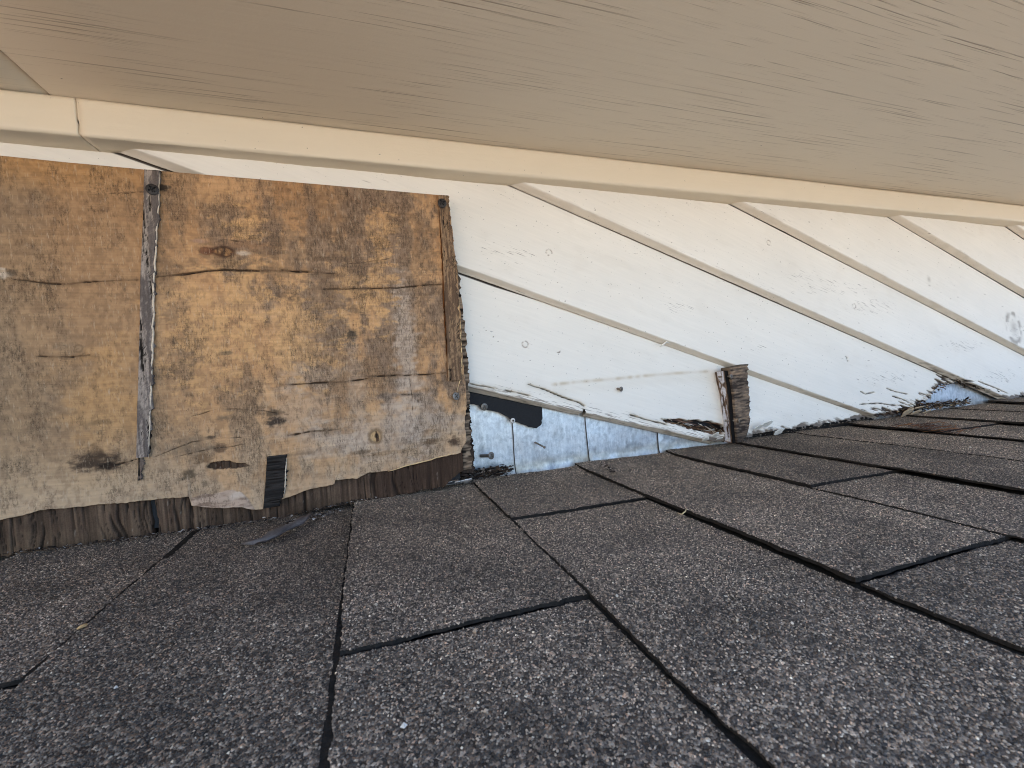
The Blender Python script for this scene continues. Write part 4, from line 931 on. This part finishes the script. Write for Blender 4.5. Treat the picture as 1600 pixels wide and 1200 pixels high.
wall_flakes([(0.5859,0.0198),(0.5998,0.0246),(0.6104,0.0172),(0.6241,0.0126),(0.6350,0.0062)], .018, .0062, (226, 222, 212), 'white paint flake fallen right of the wood block', 'paint flake', 'paint_flake', 'paint flakes by the block')
wall_flakes([(0.4773,0.0136),(0.4973,0.0173),(0.5094,0.0099),(0.5295,0.0056)], .018, .0050, (222, 217, 206), 'white paint flake at the left foot of the wood block', 'paint flake', 'paint_flake', 'paint flakes left of the block')
flakes([(0.0935,0.0154),(0.1039,0.0043),(0.1090,0.0184),(0.1016,-0.0047),(0.0859,0.0174)], .0050, (196, 192, 188), 'pale caulk crumb at the plywood corner', 'caulk', 'caulk_crumb', 'caulk crumbs at the plywood corner', .5, .004)
wall_flakes([(0.9473,0.0095),(0.9663,0.0139),(0.9810,0.0052),(0.9969,0.0135),(1.0118,0.0035)], .018, .0095, (176, 156, 130), 'splintered wood chip below the rotted clapboard hole', 'wood chip', 'wood_chip', 'wood chips below the rotted hole')
flakes([(-0.2425,0.0138),(-0.2333,0.0113),(-0.2528,0.0155),(-0.2248,0.0140)], .0030, (210, 206, 200), 'tiny pale chip along the foot of the plywood', 'chip', 'pale_chip', 'pale chips below the plywood', .4, .002)
nV = []; nF = []; nC = []
for i in range(34):
    a, b = (0.8253,0.0992), (0.8130,0.1592); t = random.random()
    cx = a[0] + (b[0] - a[0]) * t + random.uniform(-.03, .03); cz = a[1] + (b[1] - a[1]) * t + random.uniform(-.02, .02)
    an = random.uniform(-.5, .9); l = random.uniform(.015, .05)
    du, dw = math.cos(an) * l * .5, math.sin(an) * l * .5; h = random.uniform(.004, .009)
    V_, F_ = ribbon([(cx - du, h, cz - dw), (cx, h + .003, cz + .003), (cx + du, h, cz + dw)], .0008, 4)
    nF += [[q + len(nV) for q in f] for f in F_]; nV += V_
    nC += [np.array(random.choice([(96, 62, 44), (120, 84, 58), (70, 50, 40)])) / 255.] * len(V_)
solo('pine_needles', (cx, .005, cz), nV, nF, MAT['plain'], label='tangle of dry brown pine needles on the right shingles', cat='needles', kind='stuff', col=np.array(nC))
# crumbs of rot, grit and leaf mould gathered along the foot of the wall: nobody could count them
def crumbs(name, n, line, spread, s0, s1, cols, lab, seed, vh=.003, pile=.002):
    r = np.random.default_rng(seed); Vs = []; Fs = []; Cs = []
    pu = np.array([p[0] for p in line]); pw = np.array([p[1] for p in line]); ln = np.concatenate([[0], np.cumsum(np.hypot(np.diff(pu), np.diff(pw)))])
    for i in range(n):
        t = r.random() * ln[-1]; u = np.interp(t, ln, pu); w = np.interp(t, ln, pw)
        u += r.normal() * spread * .6; w = max(w, .004) + abs(r.normal()) * spread; s = s0 + (s1 - s0) * r.random() ** 2.5
        q = r.normal(size=(4, 3)); q /= np.linalg.norm(q, axis=1)[:, None]; q *= s * r.uniform(.5, 1.3, (4, 1)) * np.array([1.5, .6, 1.])
        b = len(Vs) * 4; Vs.append(q + np.array([u, vh + s * .4 + r.random() * pile - max(0, w - .01) * .02, w])); Fs += [[b, b + 1, b + 2], [b, b + 2, b + 3], [b, b + 3, b + 1], [b + 1, b + 3, b + 2]]
        c = np.array(cols[r.integers(len(cols))]) / 255. * r.uniform(.7, 1.2); Cs.append(np.ones((4, 3)) * c)
    o = solo(name, (line[0][0], 0, line[0][1]), np.concatenate(Vs), Fs, MAT['plain'], label=lab, cat='debris', kind='stuff', col=np.concatenate(Cs), smooth=False)
DK = [(40, 32, 27), (58, 46, 38), (30, 25, 22), (84, 68, 54), (70, 60, 52)]
crumbs('leaf_mould', 900, [(0.0844,0.0113),(0.1063,0.0042),(0.1321,0.0024),(0.1527,0.0005),(0.1651,0.0088)], .0065, .0012, .0055, DK + [(120, 110, 100)], 'dark leaf mould clump at the plywood corner on the flashing', 1, .002, .010)
crumbs('rot_crumbs', 1400, [(-0.3261,0.0232),(-0.2761,0.0324),(-0.2059,0.0380),(-0.1573,0.0423),(-0.0946,0.0448),(-0.0336,0.0281),(0.0762,0.0129)], .003, .0006, .0022, DK + [(150, 144, 138)], 'dark crumbs and grit along the foot of the plywood', 2, .0012)
crumbs('grit_patch', 420, [(-0.0899,0.0719),(-0.0745,0.0604),(-0.0570,0.0575),(-0.0361,0.0442)], .006, .0006, .0018, DK + [(170, 164, 158), (130, 124, 120)], 'loose grit beside the bark strip under the plywood', 3, .0012)
crumbs('wall_crumbs', 420, [(0.5354,-0.0034),(0.5970,0.0023),(0.6788,0.0062),(0.7726,0.0058),(0.8501,0.0044),(0.9477,0.0052)], .0045, .0006, .0022, DK + [(150, 138, 124), (110, 96, 82)], 'dark rot crumbs along the foot of the clapboards right of the block', 4, .003)
crumbs('hole_crumbs', 800, [(0.9448,0.0016),(1.0239,-0.0151),(1.0894,-0.0224),(1.1713,-0.0361)], .007, .0010, .0060, DK + [(120, 96, 72), (150, 128, 100)], 'splintered rot crumbs in front of the clapboard hole', 5, .005, .012)

def shards(board, n, pts, spread, ln, cols, w, seed):
    r = np.random.default_rng(seed); V_ = []; F_ = []; C_ = []
    for i in range(n):
        k = r.integers(len(pts) - 1); t = r.random(); u = pts[k][0] + (pts[k + 1][0] - pts[k][0]) * t + r.normal() * spread; v = pts[k][1] + (pts[k + 1][1] - pts[k][1]) * t + r.normal() * spread * .6
        l = ln * r.uniform(.35, 1.2); a = -PITCH + r.normal() * .25; du, dv = math.cos(a) * l, math.sin(a) * l; ww = w + r.uniform(-.004, .004)
        v = max(v, .006)
        q, f = ribbon([(u - du, max(v - dv, .004), ww - .002), (u, v, ww + r.uniform(0, .003)), (u + du, max(v + dv, .004), ww - .001)], r.uniform(.0006, .0022), 4, .5)
        F_ += [[x + len(V_) for x in g_] for g_ in f]; V_ += q; C_ += [np.array(cols[r.integers(len(cols))]) / 255. * r.uniform(.75, 1.2)] * len(q)
    o = part('rotten_fibres', board, V_, F_, MAT['plain'], col=np.array(C_), smooth=False); o['kind'] = 'stuff'
BO = [c for c in wall.children if c.name.startswith('siding_board')]
BR = [(60, 46, 36), (92, 70, 52), (128, 102, 78), (40, 31, 26), (160, 142, 118), (206, 200, 190)]
shards(BO[1], 70, [(0.9193,0.0113),(0.9659,0.0131),(1.0008,0.0174),(1.0249,0.0254),(1.0494,0.0335),(1.0704,0.0447),(1.0977,0.0491)], .005, .008, BR, .007, 11)
shards(BO[0], 70, [(0.4209,0.0441),(0.4498,0.0363),(0.4858,0.0275),(0.5207,0.0208)], .004, .012, BR, .006, 12)
shards(BO[2], 40, [(1.1362,0.0554),(1.2081,0.0370),(1.2772,0.0235)], .004, .012, BR[:4], .008, 14)
r = np.random.default_rng(21); Vs = []; Fs = []; Cs = []
for i in range(90):
    u = r.uniform(-.33, 1.1); w = r.uniform(.03, .44); sz = r.uniform(.0006, .0014) * (1 if r.random() < .9 else 1.4); b = len(Vs) * 6
    d = np.array([[1, 0, 0], [-1, 0, 0], [0, 1, 0], [0, -1, 0], [0, 0, 1], [0, 0, -1]]) * r.uniform(.6, 1.2, (6, 1)) * sz
    ci = max(i_ for i_, c in enumerate(CU) if c <= u); top = -(u - CU[ci]) / (CU[ci + 1] - CU[ci]) * T - .0008
    Vs.append(d + np.array([u, top + sz * .7, w])); Fs += [[b + x for x in t_] for t_ in ((0, 2, 4), (2, 1, 4), (1, 3, 4), (3, 0, 4), (2, 0, 5), (1, 2, 5), (3, 1, 5), (0, 3, 5))]
    Cs.append(np.ones((6, 3)) * np.array([(200, 192, 180), (180, 166, 148), (160, 140, 120)][r.integers(3)]) / 255.)
solo('loose_grit', (0, 0, .2), np.concatenate(Vs), Fs, MAT['plain'], label='scattered pale loose grit on the shingles', cat='grit', kind='stuff', col=np.concatenate(Cs), smooth=False)

sliver([(0.4089,0.1575),(0.4160,0.1610),(0.4219,0.1645),(0.4286,0.1614)], .0135, .0013, (236, 229, 216), 'plain', 'paint_curl', BO[1])
crumbs('torn_corner_grit', 160, [(0.2853,0.0365),(0.2861,0.0543),(0.2767,0.0798)], .003, .0006, .0024, DK + [(150, 140, 130)], 'dark grit at the torn shingle corner below the flashing', 6, .003)
